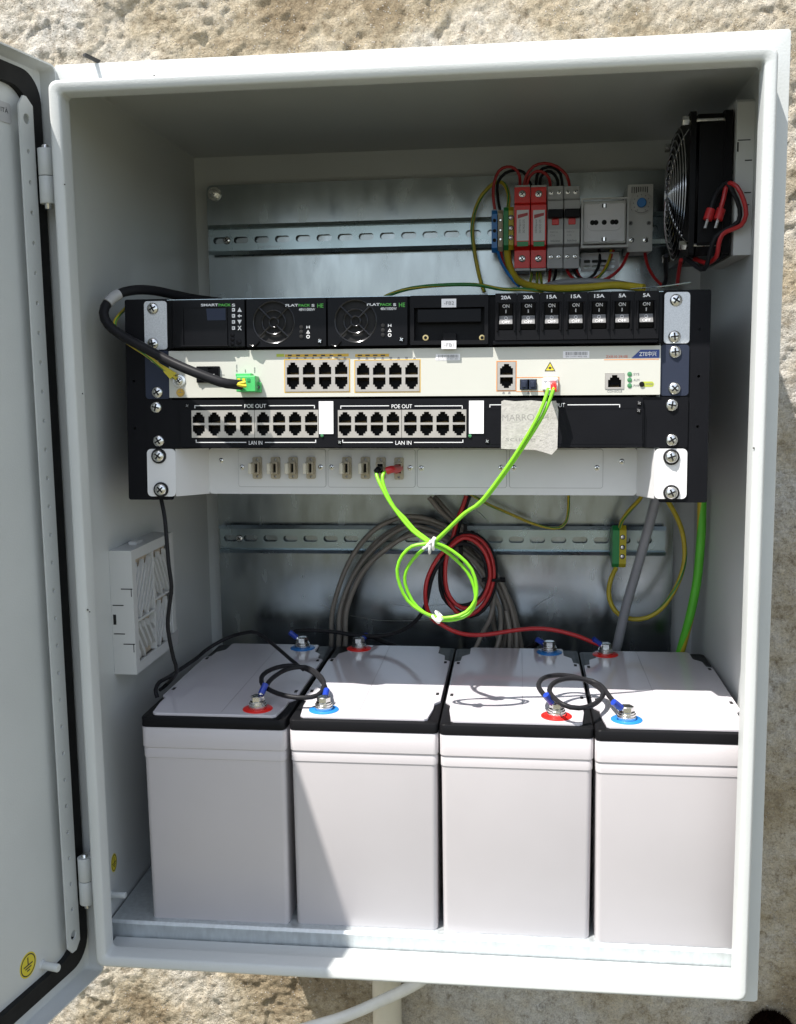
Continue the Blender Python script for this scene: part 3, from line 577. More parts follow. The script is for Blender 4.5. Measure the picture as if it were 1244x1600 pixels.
# printed strips and marks
def printed(t,parent,quads,mt,yv,name='printed_mark'):
    m=MB(mt)
    for q in quads: m.quadprism(q,yv-.12,yv)
    return t.part(name,m,parent)
def prect(px0,px1,py0,py1,wv=-2.02): return rect(ubox(px0,px1,py0,py1,wv))
printed(sw,fp,[prect(445,545,553,557.5),prect(555,608,553,557.5)],'amber',-2.02); printed(sw,fp,[prect(432,444,553,557.5)],'ledyl',-2.02)
printed(sw,fp,[prect(*e) for e in ((450+13*k,456+13*k,554.2,556.4) for k in range(7))]+[prect(*e) for e in ((559+12*k,566+12*k,554.2,556.2) for k in range(4))],'ink_black',-2.16)
tri=[]
for base in (452,561):
    for k in range(8):
        x,z=U(base+12.4*k,560,-2.02); s_=1 if k%2 else -1
        tri.append([(x-1.4,z-s_*1.2),(x+1.4,z-s_*1.2),(x+.7,z+s_*1.2),(x-.7,z+s_*1.2)])
for px,py in ((787,613.5),(796,613.5),(826,613.5)): x,z=U(px,py,-2.02); tri.append([(x-1.2,z-1),(x+1.2,z-1),(x+.6,z+1),(x-.6,z+1)])
printed(sw,fp,tri,'ink_grey',-2.02)
# orange outline of the uplinks
printed(sw,fp,[prect(807,874,589,590),prect(807,874,611,612),prect(873,874,590,611)],'orange',-2.02)
lab(sw,fp,'ESD',275,284,565.5,1.8,-2.02,'ink_grey'); a=U(281,571.5,-2); m=MB('void'); m.lathe([(2.2,0),(1.8,-.25)],(a[0],-2,a[1]),'y',16); sw.part('earth_socket',m,fp)
bx=ubox(308,344,572.5,598,-2); m=MB('black'); m.sheet(rr(*bx,.6),[rr(bx[0]+1.3,bx[1]-1.3,bx[2]+1.3,bx[3]-1.3,.3)],-4,-2); pr=sw.part('power_switch',m,fp,bevel=.3)
um=(bx[0]+bx[1])/2; v=[(bx[0]+1.4,-5.6,bx[2]+1.4),(um,-3.2,bx[2]+1.4),(bx[1]-1.4,-4.4,bx[2]+1.4),(bx[0]+1.4,-5.6,bx[3]-1.4),(um,-3.2,bx[3]-1.4),(bx[1]-1.4,-4.4,bx[3]-1.4),(bx[0]+1.4,-2,bx[2]+1.4),(bx[1]-1.4,-2,bx[2]+1.4),(bx[0]+1.4,-2,bx[3]-1.4),(bx[1]-1.4,-2,bx[3]-1.4)]
m=MB('gloss'); m.add(v,[(0,1,4,3),(1,2,5,4),(0,3,8,6),(2,7,9,5),(6,7,2,1,0),(3,4,5,9,8)]); rkb=sw.part('rocker',m,pr)
m=MB('ink_white'); m.sheet(circ(um-4.6,(bx[2]+bx[3])/2,1.7,16),[circ(um-4.6,(bx[2]+bx[3])/2,1.2,16)],-5.0,-4.7); m.box((um+2.5,-4.3,(bx[2]+bx[3])/2-.3),(um+6,-4.0,(bx[2]+bx[3])/2+.3)); sw.part('rocker_symbol',m,pr)
lab(sw,fp,'ON',346,351,586,1.4,-2.02,'ink_grey')
a=U(280,595,-2); m=MB('nickel'); m.lathe([(6,0),(6,-.8),(5,-1)],(a[0],-2,a[1]),'y',20); gw=sw.part('earth_washer',m,fp); sw.part('earth_screw',screw_mb((a[0],-3,a[1]),4),gw)
a=U(282,613.5,-2); m=MB(('amber','ink_grey')); m.prism(circ(a[0],a[1],3.9,22),'y',-2.2,-2.02); m.sheet(circ(a[0],a[1],3.4,22),[circ(a[0],a[1],3.1,22)],-2.3,-2.22,1); m.box((a[0]-2,-2.3,a[1]-.2),(a[0]+2,-2.22,a[1]+.2),1); m.box((a[0]-.2,-2.3,a[1]),(a[0]+.2,-2.22,a[1]+2.4),1); sw.part('earth_mark',m,fp)
lab(sw,fp,'-48V RTN',364,376,576,1.2,-2.02,'ink_grey',rot=math.pi/2); lab(sw,fp,'-48V',380,387,580,1.2,-2.02,'ink_grey',rot=math.pi/2); lab(sw,fp,'PGND',394,402,578,1.2,-2.02,'ink_grey',rot=math.pi/2)
# small stickers
def barcode(t,parent,px0,px1,py0,py1,n,wv=-2.02):
    bx=ubox(px0,px1,py0,py1,wv); m=MB('white'); m.quadprism(rect(bx),wv-.2,wv); st=t.part('barcode_sticker',m,parent)
    k=MB('ink_grey'); x=bx[0]+2.0; h=bx[3]-bx[2]
    while x<bx[1]-2: ww=random.choice((.25,.45,.7)); k.box((x,wv-.3,bx[2]+h*.42),(x+ww,wv-.22,bx[3]-h*.12)); x+=ww+random.choice((.3,.5))
    k.text('SN 21971402168',(bx[0]+bx[1])/2,bx[2]+h*.22,(bx[1]-bx[0])*.8,h*.2,wv-.26); t.part('barcode',k,st)
barcode(sw,fp,681,719,553,563,18); barcode(sw,fp,880,921,548.5,559.5,20)
a=U(859.5,573,-2); m=MB(('yellow','ink_black')); m.quadprism([(a[0]-4.6,a[1]-3.6),(a[0]+4.6,a[1]-3.6),(a[0],a[1]+4.4)],-2.2,-2.02); m.sheet([(a[0]-4.6,a[1]-3.6),(a[0]+4.6,a[1]-3.6),(a[0],a[1]+4.4)],[[(a[0]-3.6,a[1]-3.1),(a[0]+3.6,a[1]-3.1),(a[0],a[1]+3.2)]],-2.3,-2.22,1); m.prism(circ(a[0],a[1]-1,1.1),'y',-2.3,-2.22,1); m.box((a[0]-2.4,-2.3,a[1]-1.15),(a[0]+2.4,-2.22,a[1]-.85),1); sw.part('laser_warning_sign',m,fp)
lab(sw,fp,'ZXR10 2910E',947,981,557.3,2.2,-2.02,'ink_red')
a=U(944,562,-2.02); c=U(1030,559.6,-2.02); m=MB('orange'); m.box((a[0],-2.15,a[1]-.25),(c[0],-2.03,a[1]+.25)); sw.part('printed_line',m,fp)
bx=ubox(987,1030.5,546.3,559.2,-2.02); m=MB('badge'); m.quadprism([(bx[0],bx[2]),(bx[1],bx[2]),(bx[1],bx[3]),(bx[0]+7.5,bx[3])],-2.3,-2.02); bd=sw.part('badge',m,fp); lab(sw,bd,'ZTE中兴',999,1026,552.7,4.4,-2.32,'ink_white',bold=.015)
for px,py,tx in ((984,584.5,'SYS'),(984,593.5,'ALM'),(984,602.5,'PWR')):
    a=U(px,py,-2); m=MB('led'); m.lathe([(2.1,0),(1.9,-.5),(0.001,-.8)],(a[0],-2,a[1]),'y',16); sw.part('indicator',m,fp); lab(sw,fp,tx,990,999,py,1.9,-2.02,'ink_grey')
bx=ubox(1001,1022,596,604.3,-2.02); m=MB('ledyl'); m.quadprism(rr(*bx,2.3),-2.15,-2.02); md=sw.part('mode_label',m,fp); lab(sw,md,'MODE',1009,1020,600,1.5,-2.2,'ink_grey')
a=U(1003,600.3,-2); m=MB('black'); m.lathe([(2.3,0),(2,-.9),(0.001,-1.1)],(a[0],-2.2,a[1]),'y',16); sw.part('mode_button',m,fp)
lab(sw,fp,'CONSOLE',949,972,611.3,1.7,-2.02,'ink_grey')
# optical modules: black dust plugs and the live duplex module
for k in range(2):
    bx=ubox(813+13.3*k,825+13.3*k,592.5,609,-4); m=MB('navy'); m.box((bx[0]+.3,-4.5,bx[2]+.2),(bx[1]-.3,10,bx[3]-.2)); m.box((bx[0]+1.5,-5.5,bx[2]+2),(bx[1]-1.5,-4.5,bx[3]-2)); sw.part('dust_plug',m,fp,bevel=.5)
bx=ubox(848,872,590,609,-4); m=MB('grey_plate'); m.box((bx[0],-5,bx[2]),(bx[1],10,bx[3])); m.box((bx[0]+1,-6,bx[3]-3),(bx[1]-1,-5,bx[3]-.4)); om=sw.part('optical_module',m,fp,bevel=.4)
# --- PoE panel
po=Thing('poe_panel','black power injector panel with two banks of ports in the third rack row','patch panel',(241,1,-3*UH),rack=R)
ears(po,2,'powder',33,444,([(244,636.5),(248,689)],[(1050,633),(1050,687.5)]),corner=1.5)
zt,zb=-2*UH-.8,-3*UH+.8; u0=33.2; u1=443.8
g1=(299.5,498,640.5,684); g2=(528,729,640,684)
m=MB('powder'); m.sheet(rr(u0,u1,zb,zt,1),[rect(ubox(*g1,-3)),rect(ubox(*g2,-3))],-3,-1.4); pf=po.part('faceplate',m,bevel=.4)
b=MB('powder'); b.box((u0+.5,12,zb+.4),(u1-.5,225,zt-.4)); b.box((u0+.2,-1.4,zb+.2),(u1-.2,12,zb+1.2)); b.box((u0+.2,-1.4,zt-1.2),(u1-.2,12,zt-.2)); b.box((u0+.2,-1.4,zb+1.2),(u0+1.5,12,zt-1.2)); b.box((u1-1.5,-1.4,zb+1.2),(u1-.2,12,zt-1.2)); po.part('body',b)
gang(po,ubox(*g1,-3),8,2,-3.6,True,pf); gang(po,ubox(*g2,-3),8,2,-3.6,True,pf)
def bracket(x0,x1,py,t0,t1,word,down,wv=-3.02):
    qs=[prect(x0,t0,py-.9,py+.3,wv),prect(t1,x1,py-.9,py+.3,wv)]
    e=(py-.9,py+4) if down else (py-4.5,py+.3)
    qs+=[prect(x0,x0+1.2,*e,wv),prect(x1-1.2,x1,*e,wv)]
    printed(po,pf,qs,'ink_white',wv,'bracket_line')
    if word: lab(po,pf,word,t0+4,t1-4,py+.3,3.4,wv,'ink_white')
bracket(304,492,634,378,420,'POE OUT',True); bracket(306,494,691.5,385,414,'LAN IN',False)
bracket(532,723,634.5,608,648,'POE OUT',True); bracket(535,724,691.5,614,647,'LAN IN',False)
bracket(765,969,632.6,846,887,'POE OUT',True)
for x0,x1,y0,y1 in ((498.6,521,627,678),(733,756,626,677.5)):
    m=MB('white'); m.quadprism(rect(ubox(x0,x1,y0,y1,-3.3)),-3.8,-3.05); po.part('blank_label',m,pf)
for px,py in ((503,680.5),(734.5,681)):
    a=U(px,py,-3.9); m=MB('led'); m.lathe([(1.6,0),(1.4,-1),(0.001,-1.3)],(a[0],-3,a[1]),'y',14); po.part('indicator',m,pf)
for px,py in ((293,634),(531,691),(761.5,689.5),(999,630),(998,641.5)):
    a=U(px,py,-3); po.part('screw',screw_mb((a[0],-3,a[1]),2.3,mats=('black','nickel') if px in(531,761.5) else ('powder','ink_grey')),pf)
bx=ubox(758,1006,638,694,-3); m=MB('powder'); m.sheet(rr(*bx,1.5),[rr(bx[0]+.5,bx[1]-.5,bx[2]+.5,bx[3]-.5,1.2)],-3.2,-3.0); po.part('blank_cover',m,pf)
# paper note taped on the panel
pn=Thing('paper_note','torn strip of pale tape with faint pencil writing stuck on the black panel','note',(U(828,660)[0],-4,U(828,698)[1]),rack=R)
o=[U(783.5,627,-4),U(783,701,-4),U(790,701.5,-4),U(836,703,-4),U(848,706,-4),U(862,710.5,-4),U(871,701,-4),U(872.5,640,-4),U(869,626,-4),U(850,627.5,-4),U(830,625.5,-4),U(805,627,-4),U(788,625,-4)]
gx=MB('paper'); gx.sheet(o,[],-4.25,-3.95); pno=pn.part('paper',gx)
lab(pn,pno,'MARRO.1-4',785,858,652,5.6,-4.17,'pencil',rot=.02,thick=.03); lab(pn,pno,'scuole -',790,848,686,4.2,-4.17,'pencil',rot=-.02,thick=.03)
# --- fibre patch panel
fpn=Thing('coupler_panel','pale grey recessed fibre patch panel with couplers in the bottom rack row','patch panel',(241,1,-4*UH),rack=R)
ears(fpn,3,'white_plate',27,455,([(248.5,712.5),(252,765)],[(1049,714),(1049,770)]),ring=True,corner=4)
wf=45; bx=ubox(327,995,702,769.5,wf); zt,zb=-3*UH-.6,-4*UH+.6; zb2=zb+.3
ul,ur=U(327,735,wf)[0],U(995,735,wf)[0]
for a_,b_ in ((27,ul),(455,ur)):
    m=MB('grey_plate'); s_=1 if a_<b_ else -1
    m.add([(a_,.2,zb),(a_,.2,zt),(b_,wf,zt),(b_,wf,zb),(a_,1.7,zb),(a_,1.7,zt),(b_-s_*1.2,wf+1.5,zt),(b_-s_*1.2,wf+1.5,zb)],[(0,1,2,3),(4,7,6,5),(0,4,5,1),(3,2,6,7),(1,5,6,2),(0,3,7,4)])
    fpn.part('side_bracket',m)
m=MB('grey_plate'); m.sheet(rr(ul,ur,zb,zt,3),[],wf,wf+1.5); ft=fpn.part('front_plate',m,bevel=.3)
b=MB('grey_plate'); b.box((ul+1,wf+1.5,zb+.5),(ur-1,220,zt-.5)); fpn.part('tray',b)
for k,(x0,x1) in enumerate(((373,509),(513,648.5),(652.5,791.5),(796.5,942))):
    y1=760.5+(x0-373)*.004; bxx=ubox(x0,x1,704,y1,wf-.5); bxx=(bxx[0],bxx[1],bxx[2],zt-1.2)
    m=MB('ink_grey'); m.sheet(rr(bxx[0]-.35,bxx[1]+.35,bxx[2]-.35,bxx[3]+.35,2.5),[rr(bxx[0]+.2,bxx[1]-.2,bxx[2]+.2,bxx[3]-.2,2)],wf-.12,wf-.03); fpn.part('cover_seam',m,ft)
    m=MB('grey_plate'); m.sheet(rr(*bxx,2.2),[],wf-.9,wf-.02); fpn.part('cover_plate',m,ft,bevel=.3)
for px,py in ((345,719.5),(378,730),(501,730),(518,730),(641,731),(658.5,731.5),(783,731),(803,731),(933,731),(972,721)):
    a=U(px,py,wf-.9); fpn.part('screw',screw_mb((a[0],wf-.9+(.9 if px in(345,972) else 0),a[1]),2.5,hgt=.3,rot=random.uniform(0,1.5)),ft)
def coupler(px,py,style):
    u,z=U(px,py,wf-2.5); y=wf-.95
    m=MB(('tan','void')); m.sheet(rr(u-4.3,u+4.3,z-10.3,z+10.3,1.6),[circ(u,z+8,1.2,10),circ(u,z-8,1.2,10)],y-2.6,y); fl=fpn.part('coupler',m,ft,bevel=.3)
    k=MB(('tan','void'))
    hw=2.6 if style=='plug' else 1.3; k.sheet(rect((u-4,u+3.2,z-5.6,z+5.6)),[rect((u-hw+(.6 if hw<2 else 0),u+hw+(.6 if hw<2 else 0),z-4.2,z+4.2))],y-9,y-2.6); k.box((u-2.6,y-3.5,z-4.4),(u+2.6,y-3,z+4.4),1); fpn.part('socket',k,fl,bevel=.3)
    if style=='cap':
        k=MB('capw'); k.box((u-3.9,y-9.1,z-5.0),(u-.9,y-21,z+5.0)); fpn.part('dust_cap',k,fl,bevel=.5)
    return u,y,z
for px,py in ((402,731),(430.5,731),(458,731),(486,731)): coupler(px,py,'cap')
for px in (542,571): coupler(px,731,'cap')
c3=coupler(595.5,731.5,'plug'); c4=coupler(623.5,732,'plug')
# ------------------------------------------------------------ things on the upper rail (world frame)
YR=350
def pb(px0,px1,py0,py1,y):    # box bounds on a plane facing the viewer
    a=P(px0,(py0+py1)/2,y)[0]; b=P(px1,(py0+py1)/2,y)[0]; c=P((px0+px1)/2,py0,y)[2]; d=P((px0+px1)/2,py1,y)[2]; return a,b,d,c
def term_block(px0,px1,py0,py1,yfr,mt,label,group='rail terminal blocks',split=None):
    u0,u1,z0,z1=pb(px0,px1,py0,py1,yfr)
    t=Thing('terminal_block',label,'terminal block',((u0+u1)/2,YR,z0),group)
    mats=(mt,'void','nickel') if not split else (mt,'void','nickel',split)
    m=MB(mats); h=z1-z0; prof=[(YR-1,z0+h*.12),(yfr+6,z0),(yfr,z0+h*.1),(yfr,z1-h*.1),(yfr+6,z1),(YR-1,z1-h*.12)]
    if split:
        um=(u0+u1)/2; m.prism(prof,'x',u0+.15,um,0); m.prism(prof,'x',um+.03,u1-.15,3)
    else: m.prism(prof,'x',u0+.15,u1-.15)
    bd=t.part('housing',m,bevel=.4); um=(u0+u1)/2 if not split else u0+(u1-u0)*.72
    for k in (.28,.5,.74):
        zc=z0+h*k; c=MB(('void','nickel')); r=min((u1-u0)*.3,2.9); c.lathe([(r,0),(r,-.25)],(um,yfr,zc),'y',16); c.lathe([(r*.72,-.3),(r*.6,-.6)],(um,yfr,zc),'y',12,1) if mt!='blue' else None; t.part('clamp_screw',c,bd)
    return t
term_block(768,777.5,327,394,312,'blue','blue terminal block at the left end of the upper row')
term_block(777.8,786.3,327,392,312,'beige','beige terminal block between the blue and the green yellow ones')
term_block(786.6,803,322,390,306,'tgreen','green and yellow ground block beside the red surge protectors',split='yellow')
def surge(px0,px1,label):
    u0,u1,z0,z1=pb(px0,px1,292,419,300); zm0=P(815,385,300)[2]; zm1=P(815,325,300)[2]
    t=Thing('surge_protector',label,'surge protector',((u0+u1)/2,YR,z0),'red surge protectors')
    m=MB('red'); m.prism([(YR,z0+3),(300,z0),(300,zm0-4),(291,zm0),(291,zm1+2),(300,zm1+5),(300,z1),(YR,z1-3)],'x',u0+.2,u1-.2); b=t.part('housing',m,bevel=.6)
    c=MB('dev_grey'); c.box((u0+.5,301,z1),(u1-.5,340,z1+2)); c.box((u0+.5,301,z0-2.5),(u1-.5,340,z0)); t.part('end_cover',c,b)
    for py in (303,404): 
        z=P((px0+px1)/2,py,300)[2]; t.part('screw',screw_mb(((u0+u1)/2,300,z),4.0,hgt=.3),b)
    a0,a1,b0,b1=pb(px0+4,px1-2.5,328,376,291); l=MB('white'); l.quadprism(rect((a0,a1,b0,b1)),290.6,290.98); lb=t.part('front_label',l,b)
    k=MB('cable_red'); k.quadprism([(a0+1,b1-5),(a1-1,b1-3),(a1-1,b1-6),(a0+1,b1-9)],290.4,290.58); t.part('label_logo',k,lb)
    k=MB('ink_grey'); k.text('DEHNguard',a0+3.4,(b0+b1)/2-1,14,2.6,290.5,rot=math.pi/2); k.text('DG MOD 275',a0+7.6,(b0+b1)/2-1,14,2.2,290.5,rot=math.pi/2); t.part('lettering',k,lb)
    k=MB('tgreen'); k.box((a0+.5,290,b0-6),(a1-.5,290.9,b0-1)); t.part('status_window',k,b)
surge(803.5,828.7,'red surge protector next to the green yellow terminal'); surge(829.2,854,'red surge protector next to the grey breakers')
def mcb(px0,px1,label):
    u0,u1,z0,z1=pb(px0,px1,290,419,300); zz=lambda py:P(867,py,300)[2]
    t=Thing('miniature_breaker',label,'circuit breaker',((u0+u1)/2,YR,z0),'grey miniature breakers')
    m=MB('dev_grey'); m.prism([(YR,z0+2),(302,z0),(302,zz(386)),(293,zz(383)),(293,zz(315)),(302,zz(311)),(302,z1),(YR,z1-2)],'x',u0+.2,u1-.2); b=t.part('housing',m,bevel=.5)
    for py in (300,401):
        for f_ in (.26,.74): t.part('screw',screw_mb((u0+(u1-u0)*f_,302,zz(py)),2.7,hgt=.25),b)
    w=(u1-u0)
    k=MB(('black','red')); k.box((u0+.6,284,zz(343)),(u1-.6,294,zz(330))); k.box((u0+w*.28,292,zz(353)),(u1-w*.28,293.5,zz(343.2)),1); t.part('toggle',k,b,bevel=.8)
    l=MB('dev_light'); l.quadprism(rect((u0+.8,u1-.8,zz(381),zz(360))),292.6,292.97); lb=t.part('front_label',l,b)
    k=MB('ink_grey'); k.text('FN81C16',(u0+u1)/2-1.5,zz(364),8,1.7,292.5); k.text('C16',(u0+u1)/2-3,zz(369),4.5,2,292.5); k.text('bticino',(u0+u1)/2,zz(377.5),10,2.4,292.5,bold=.02); t.part('lettering',k,lb)
mcb(855,880.3,'grey miniature breaker beside the red surge protectors'); mcb(880.8,906,'grey miniature breaker beside the socket outlet')
# socket outlet
u0,u1,z0,z1=pb(909,980,312,382,296)
so_=Thing('socket_outlet','square white mains socket with clear cover on the upper rail','socket outlet',((u0+u1)/2,YR,z0))
m=MB('dev_light'); m.box((u0,306,z0-1),(u1,YR,z1)); m.box((u0+1,296,z0+1),(u1-1,306,z1-1)); sb=so_.part('housing',m,bevel=1)
a0,a1,b0,b1=pb(912.5,976,318,377,294); cx,cz=(a0+a1)/2,(b0+b1)/2; ss_=(a1-a0)
m=MB('white'); R_=ss_*.5; oct_=[(cx+dx*R_,cz+dz*R_) for dx,dz in ((-.62,-1),(.62,-1),(1,-.45),(1,.45),(.62,1),(-.62,1),(-1,.45),(-1,-.45))]
holes=[circ(cx+ss_*f_,cz,2.6,14) for f_ in (-.30,-.225,0,.225,.30)]; 
m.quadprism(rr(a0,a1,b0,b1,2),295.2,296); m.sheet(circ(cx,cz,R_*.96,36),[],294.2,295.18); m.quadprism(rr(cx-ss_*.42,cx+ss_*.42,cz-ss_*.2,cz+ss_*.2,ss_*.15),292.8,294.18); fs=so_.part('socket_face',m,sb,bevel=.4)
for f_ in (-.29,-.205,0,.205,.29):
    k=MB('void'); k.lathe([(2.7,0),(2.7,-.2)],(cx+ss_*f_,292.75,cz),'y',16); so_.part('pin_hole',k,fs)
for s_ in (1,-1):
    k=MB(('void','nickel')); k.box((cx-2.4,293.9,cz+s_*ss_*.36),(cx+2.4,294.15,cz+s_*ss_*.46)); k.box((cx-1.0,292.6,cz+s_*ss_*.36),(cx+1.0,293.9,cz+s_*ss_*.45),1); so_.part('earth_clip',k,fs)
m=MB('dev_light'); m.sheet(rect((u0-1,u1+1,z0-4,z1+1)),[rect((u0+.8,u1-.8,z0-1.6,z1-.8))],288,291); m.box((u0-1,291,z0-4),(u1+1,300,z0-2.2)); so_.part('cover_frame',m,sb,bevel=.4)
zlo=P(940,421,300)[2]; m=MB('dev_grey'); m.sheet(rect((u0+1,u1-6,zlo,z0-6)),[rr(u0+4+9*k,u0+11+9*k,zlo+3+r*6,zlo+6.5+r*6,1) for k in range(4) for r in range(2)],318,320); m.box((u0+1,320,z0-8),(u1-6,YR,z0-6.2)); so_.part('support_bracket',m,sb,bevel=.3)
# thermostat
u0,u1,z0,z1=pb(980.5,1020,288,393,304)
th=Thing('thermostat','small grey thermostat with blue dial beside the socket outlet','thermostat',((u0+u1)/2,YR,z0))
slots=[rect((u0+4+2.35*k,u0+5.2+2.35*k,z1-9,z1-2)) for k in range(10) if u0+5.2+2.35*k<u1-3]; slots+=[rect((u0+4+2.35*k,u0+5.2+2.35*k,P(1000,328,304)[2],P(1000,318,304)[2]-0)) for k in range(10) if u0+5.2+2.35*k<u1-3]
m=MB('dev_light'); m.sheet(rr(u0,u1,z0,z1,1.2),slots,304,307); m.box((u0,307,z0),(u1,309,z1)) if False else None; m.box((u0+.3,310,z0+.5),(u1-.3,YR,z1-.5)); m.box((u0+.1,306.9,z0+.1),(u0+1.2,312,z1-.1)); m.box((u1-1.2,306.9,z0+.1),(u1-.1,312,z1-.1)); tb=th.part('housing',m,bevel=.4)
m=MB('void'); m.box((u0+1.3,309,z0+1),(u1-1.3,309.8,z1-1)); th.part('vent_shade',m,tb)  # dark sheet painted in for the shade inside the vent slots
c_=P(1002.5,317-0,302)
m=MB('dev_light'); m.lathe([(12,0),(12,-1.5),(11.4,-2)],(c_[0],304,c_[2]),'y',28); dl=th.part('dial',m,tb); m=MB('blue'); m.lathe([(5,0),(5,-3.4),(4.4,-4)],(c_[0],302,c_[2]),'y',20); th.part('dial_knob',m,dl)
m=MB('ink_grey')
for k in range(11): a=math.radians(-60+30*k); x,z=c_[0]+8.5*math.cos(a),c_[2]+8.5*math.sin(a); m.box((x-.5,301.8,z-.6),(x+.5,301.95,z+.6))
m.sheet([(c_[0]+r*math.cos(t),c_[2]+r*math.sin(t)) for r,tt in ((10.8,np.linspace(-2.3,-.85,10)),(9.9,np.linspace(-.85,-2.3,10))) for t in tt],[],301.8,301.95); th.part('scale_marks',m,dl)
for px,py in ((987,375),(1009,375),(985.5,348.5),(1014,348.5)):
    p=P(px,py,304); th.part('screw',screw_mb((p[0],304,p[2]),3 if py>360 else 2.4,hgt=.2,mats=('nickel','void') if py>360 else ('ink_grey','void')),tb)
# lower ground block
term_block(957,979,822,888,318,'tgreen','green and yellow ground block on the lower rail beside the grey conduit',group=None,split='yellow')
# ------------------------------------------------------------ fan on the right wall
ff=Thing('fan_unit','black cabinet fan with wire guard on a grey filter housing, upper right wall','fan',(597,182,655))
fx=543; y1,y2=120,245; fz0,fz1=655,783
m=MB(('filter','void')); m.prism([(y1-6,fz0-1),(y1-6,fz1+4),(y1-2,fz1+7),(y2+5,fz1+7),(y2+5,fz0-1)],'x',582,W-1.7)
def slit(px0,px1,py,h=1.0):
    a=P(px0,py,y1-6); c=P(px1,py,y1-6); m.box((a[0],y1-6.12,a[2]-h/2),(min(c[0],596),y1-6.01,a[2]+h/2),1)
for e in ((1153,1173,219),(1164,1190,250.5),(1163,1190,301),(1165,1171,320)): slit(*e)
a=P(1183,265,y1-6); m.box((a[0],y1-6.12,P(1183,283,y1-6)[2]),(a[0]+2,y1-6.01,a[2]),1); a=P(1152,222,y1-6); m.box((a[0],y1-6.12,P(1183,236,y1-6)[2]),(a[0]+1.5,y1-6.01,a[2]),1)
ff.part('filter_housing',m,bevel=1)
m=MB('black'); cy,cz=(y1+y2)/2,(fz0+fz1)/2
for xa,xb in ((fx,fx+5),(573,580)): m.sheet(rr(y1,y2,fz0,fz1,4),[circ(cy,cz,58,40)],xa,xb,0,'x')
m.lathe([(60,0),(59.2,15),(60,30)],(fx+4,cy,cz),'x',40); 
# octagonal shroud between the flanges (open ring)
fb_=ff.part('fan_body',m,bevel=.6)
m=MB('black'); m.prism([(y1+.8,fz0+12),(y1+12,fz0+.8),(y2-12,fz0+.8),(y2-.8,fz0+12),(y2-.8,fz1-12),(y2-12,fz1-.8),(y1+12,fz1-.8),(y1+.8,fz1-12)],'x',fx+8,573); ff.part('fan_shroud',m)
m=MB('black'); m.lathe([(20,-5),(20,-1),(18,1)],(fx+6,cy,cz),'x',28)
ff.part('fan_hub',m)
gm=MB('nickel')
n=40
for k,r in enumerate((8,14,20,26,32,38,44,50,56,61)):
    dx=-11+ (r/61)**2.4*8
    gm.tube([(fx+dx,cy+r*math.cos(2*math.pi*j/n),cz+r*math.sin(2*math.pi*j/n)) for j in range(n+1)],.75,6,spline=False,cap=False)
for a in (45,135,225,315):
    a=math.radians(a); pts=[]
    for r in (6,20,35,50,61,74):
        pts.append((fx-12+min(1,(r/61))**2.4*8+(6 if r>70 else 0),cy+r*math.cos(a)*(1),cz+r*math.sin(a)))
    gm.tube(pts,.9,6)
M['guard']=mat('dark_chromed_wire',(.5,.5,.51),.22,1.0); gm.mats=['guard']; ff.part('wire_guard',gm)
for yy in (y1+5,y2-5):
    for zz_ in (fz0+10,fz1-8):
        k=MB('nickel'); k.lathe([(4.4,-7),(4.4,-2),(3.8,0)],(fx,yy,zz_),'x',6,sm=False); k.tube([(fx,yy,zz_),(580,yy,zz_)],1.7,8,spline=False); ff.part('long_bolt',k)
# fan leads with red crimp plugs
m=MB(('cable_red','nickel'));
for px in (1107,1123):
    a=P(px+4,327,y1-8); c=P(px-3,349,y1-10); d=a+(c-a)*.75; m.tube([a,d],4.2,10,spline=False); m.tube([d,c+(c-a)*.35],1.6,8,1,spline=False)
ff.part('crimp_plug',m)
m=MB('cable_red'); m.tube([P(1125,330,y1-8),P(1131,310,y1-10),P(1135,292,y1-9),P(1141,286,y1-14),P(1152,292,y1-18),P(1162,312,y1-18),P(1166,335,y1-18),P(1158,352,y1-16),P(1142,359,y1-12),P(1129,366,y1-10),P(1123,382,y1-8),P(1120,400,y1-4),P(1106,411,y1+10),P(1085,404,y1+25)],2.1,8); ff.part('red_lead',m)
m=MB('cable_black'); m.tube([P(1110,330,y1-8),P(1118,305,y1-9),P(1128,292,y1-8),P(1137,286,y1-12),P(1146,300,y1-14),P(1156,325,y1-14),P(1154,346,y1-13),P(1136,358,y1-10),P(1118,370,y1-9),P(1110,392,y1-7),P(1104,416,y1-2),P(1096,421,y1+6),P(1080,410,y1+14),P(1070,402,y1+20)],2.1,8); ff.part('black_lead',m)
# ------------------------------------------------------------ filter on the left wall
vf=Thing('vent_filter','pale grey louvred vent filter box fixed low on the left inner wall','vent filter',(2,120,267))
fy0,fy1,gz0,gz1,fxx=60,180,267,388,24
m=MB(('filter','void')); 
m.sheet([(fy0,gz0),(fy1,gz0),(fy1,gz1),(fy0,gz1)],[[(fy0+10,gz0+10),(fy1-10,gz0+10),(fy1-10,gz1-10),(fy0+10,gz1-10)]],fxx-3,fxx,0,'x')
m.box((1.7,fy0,gz0),(fxx-3.01,fy0+2,gz1)); m.box((1.7,fy1-2,gz0),(fxx-3.01,fy1,gz1)); m.box((1.7,fy0+2,gz1-2),(fxx-3.01,fy1-2,gz1)); m.box((1.7,fy0+2,gz0),(fxx-3.01,fy1-2,gz0+2))
for (x0,x1,z) in ((12,23.5,351),(3,14,335),(3,14,307),(12,23.5,297)): m.box((x0,fy0-.12,z-.5),(x1,fy0-.01,z+.5),1)
m.box((21.8,fy0-.12,343.5),(22.6,fy0-.01,351),1); m.box((21.8,fy0-.12,289),(22.6,fy0-.01,297),1); m.box((3,fy0-.12,316),(6,fy0-.01,326),1)
m.box((8,95,gz1),(16,112,gz1+3)); hb=vf.part('housing',m,bevel=.4)
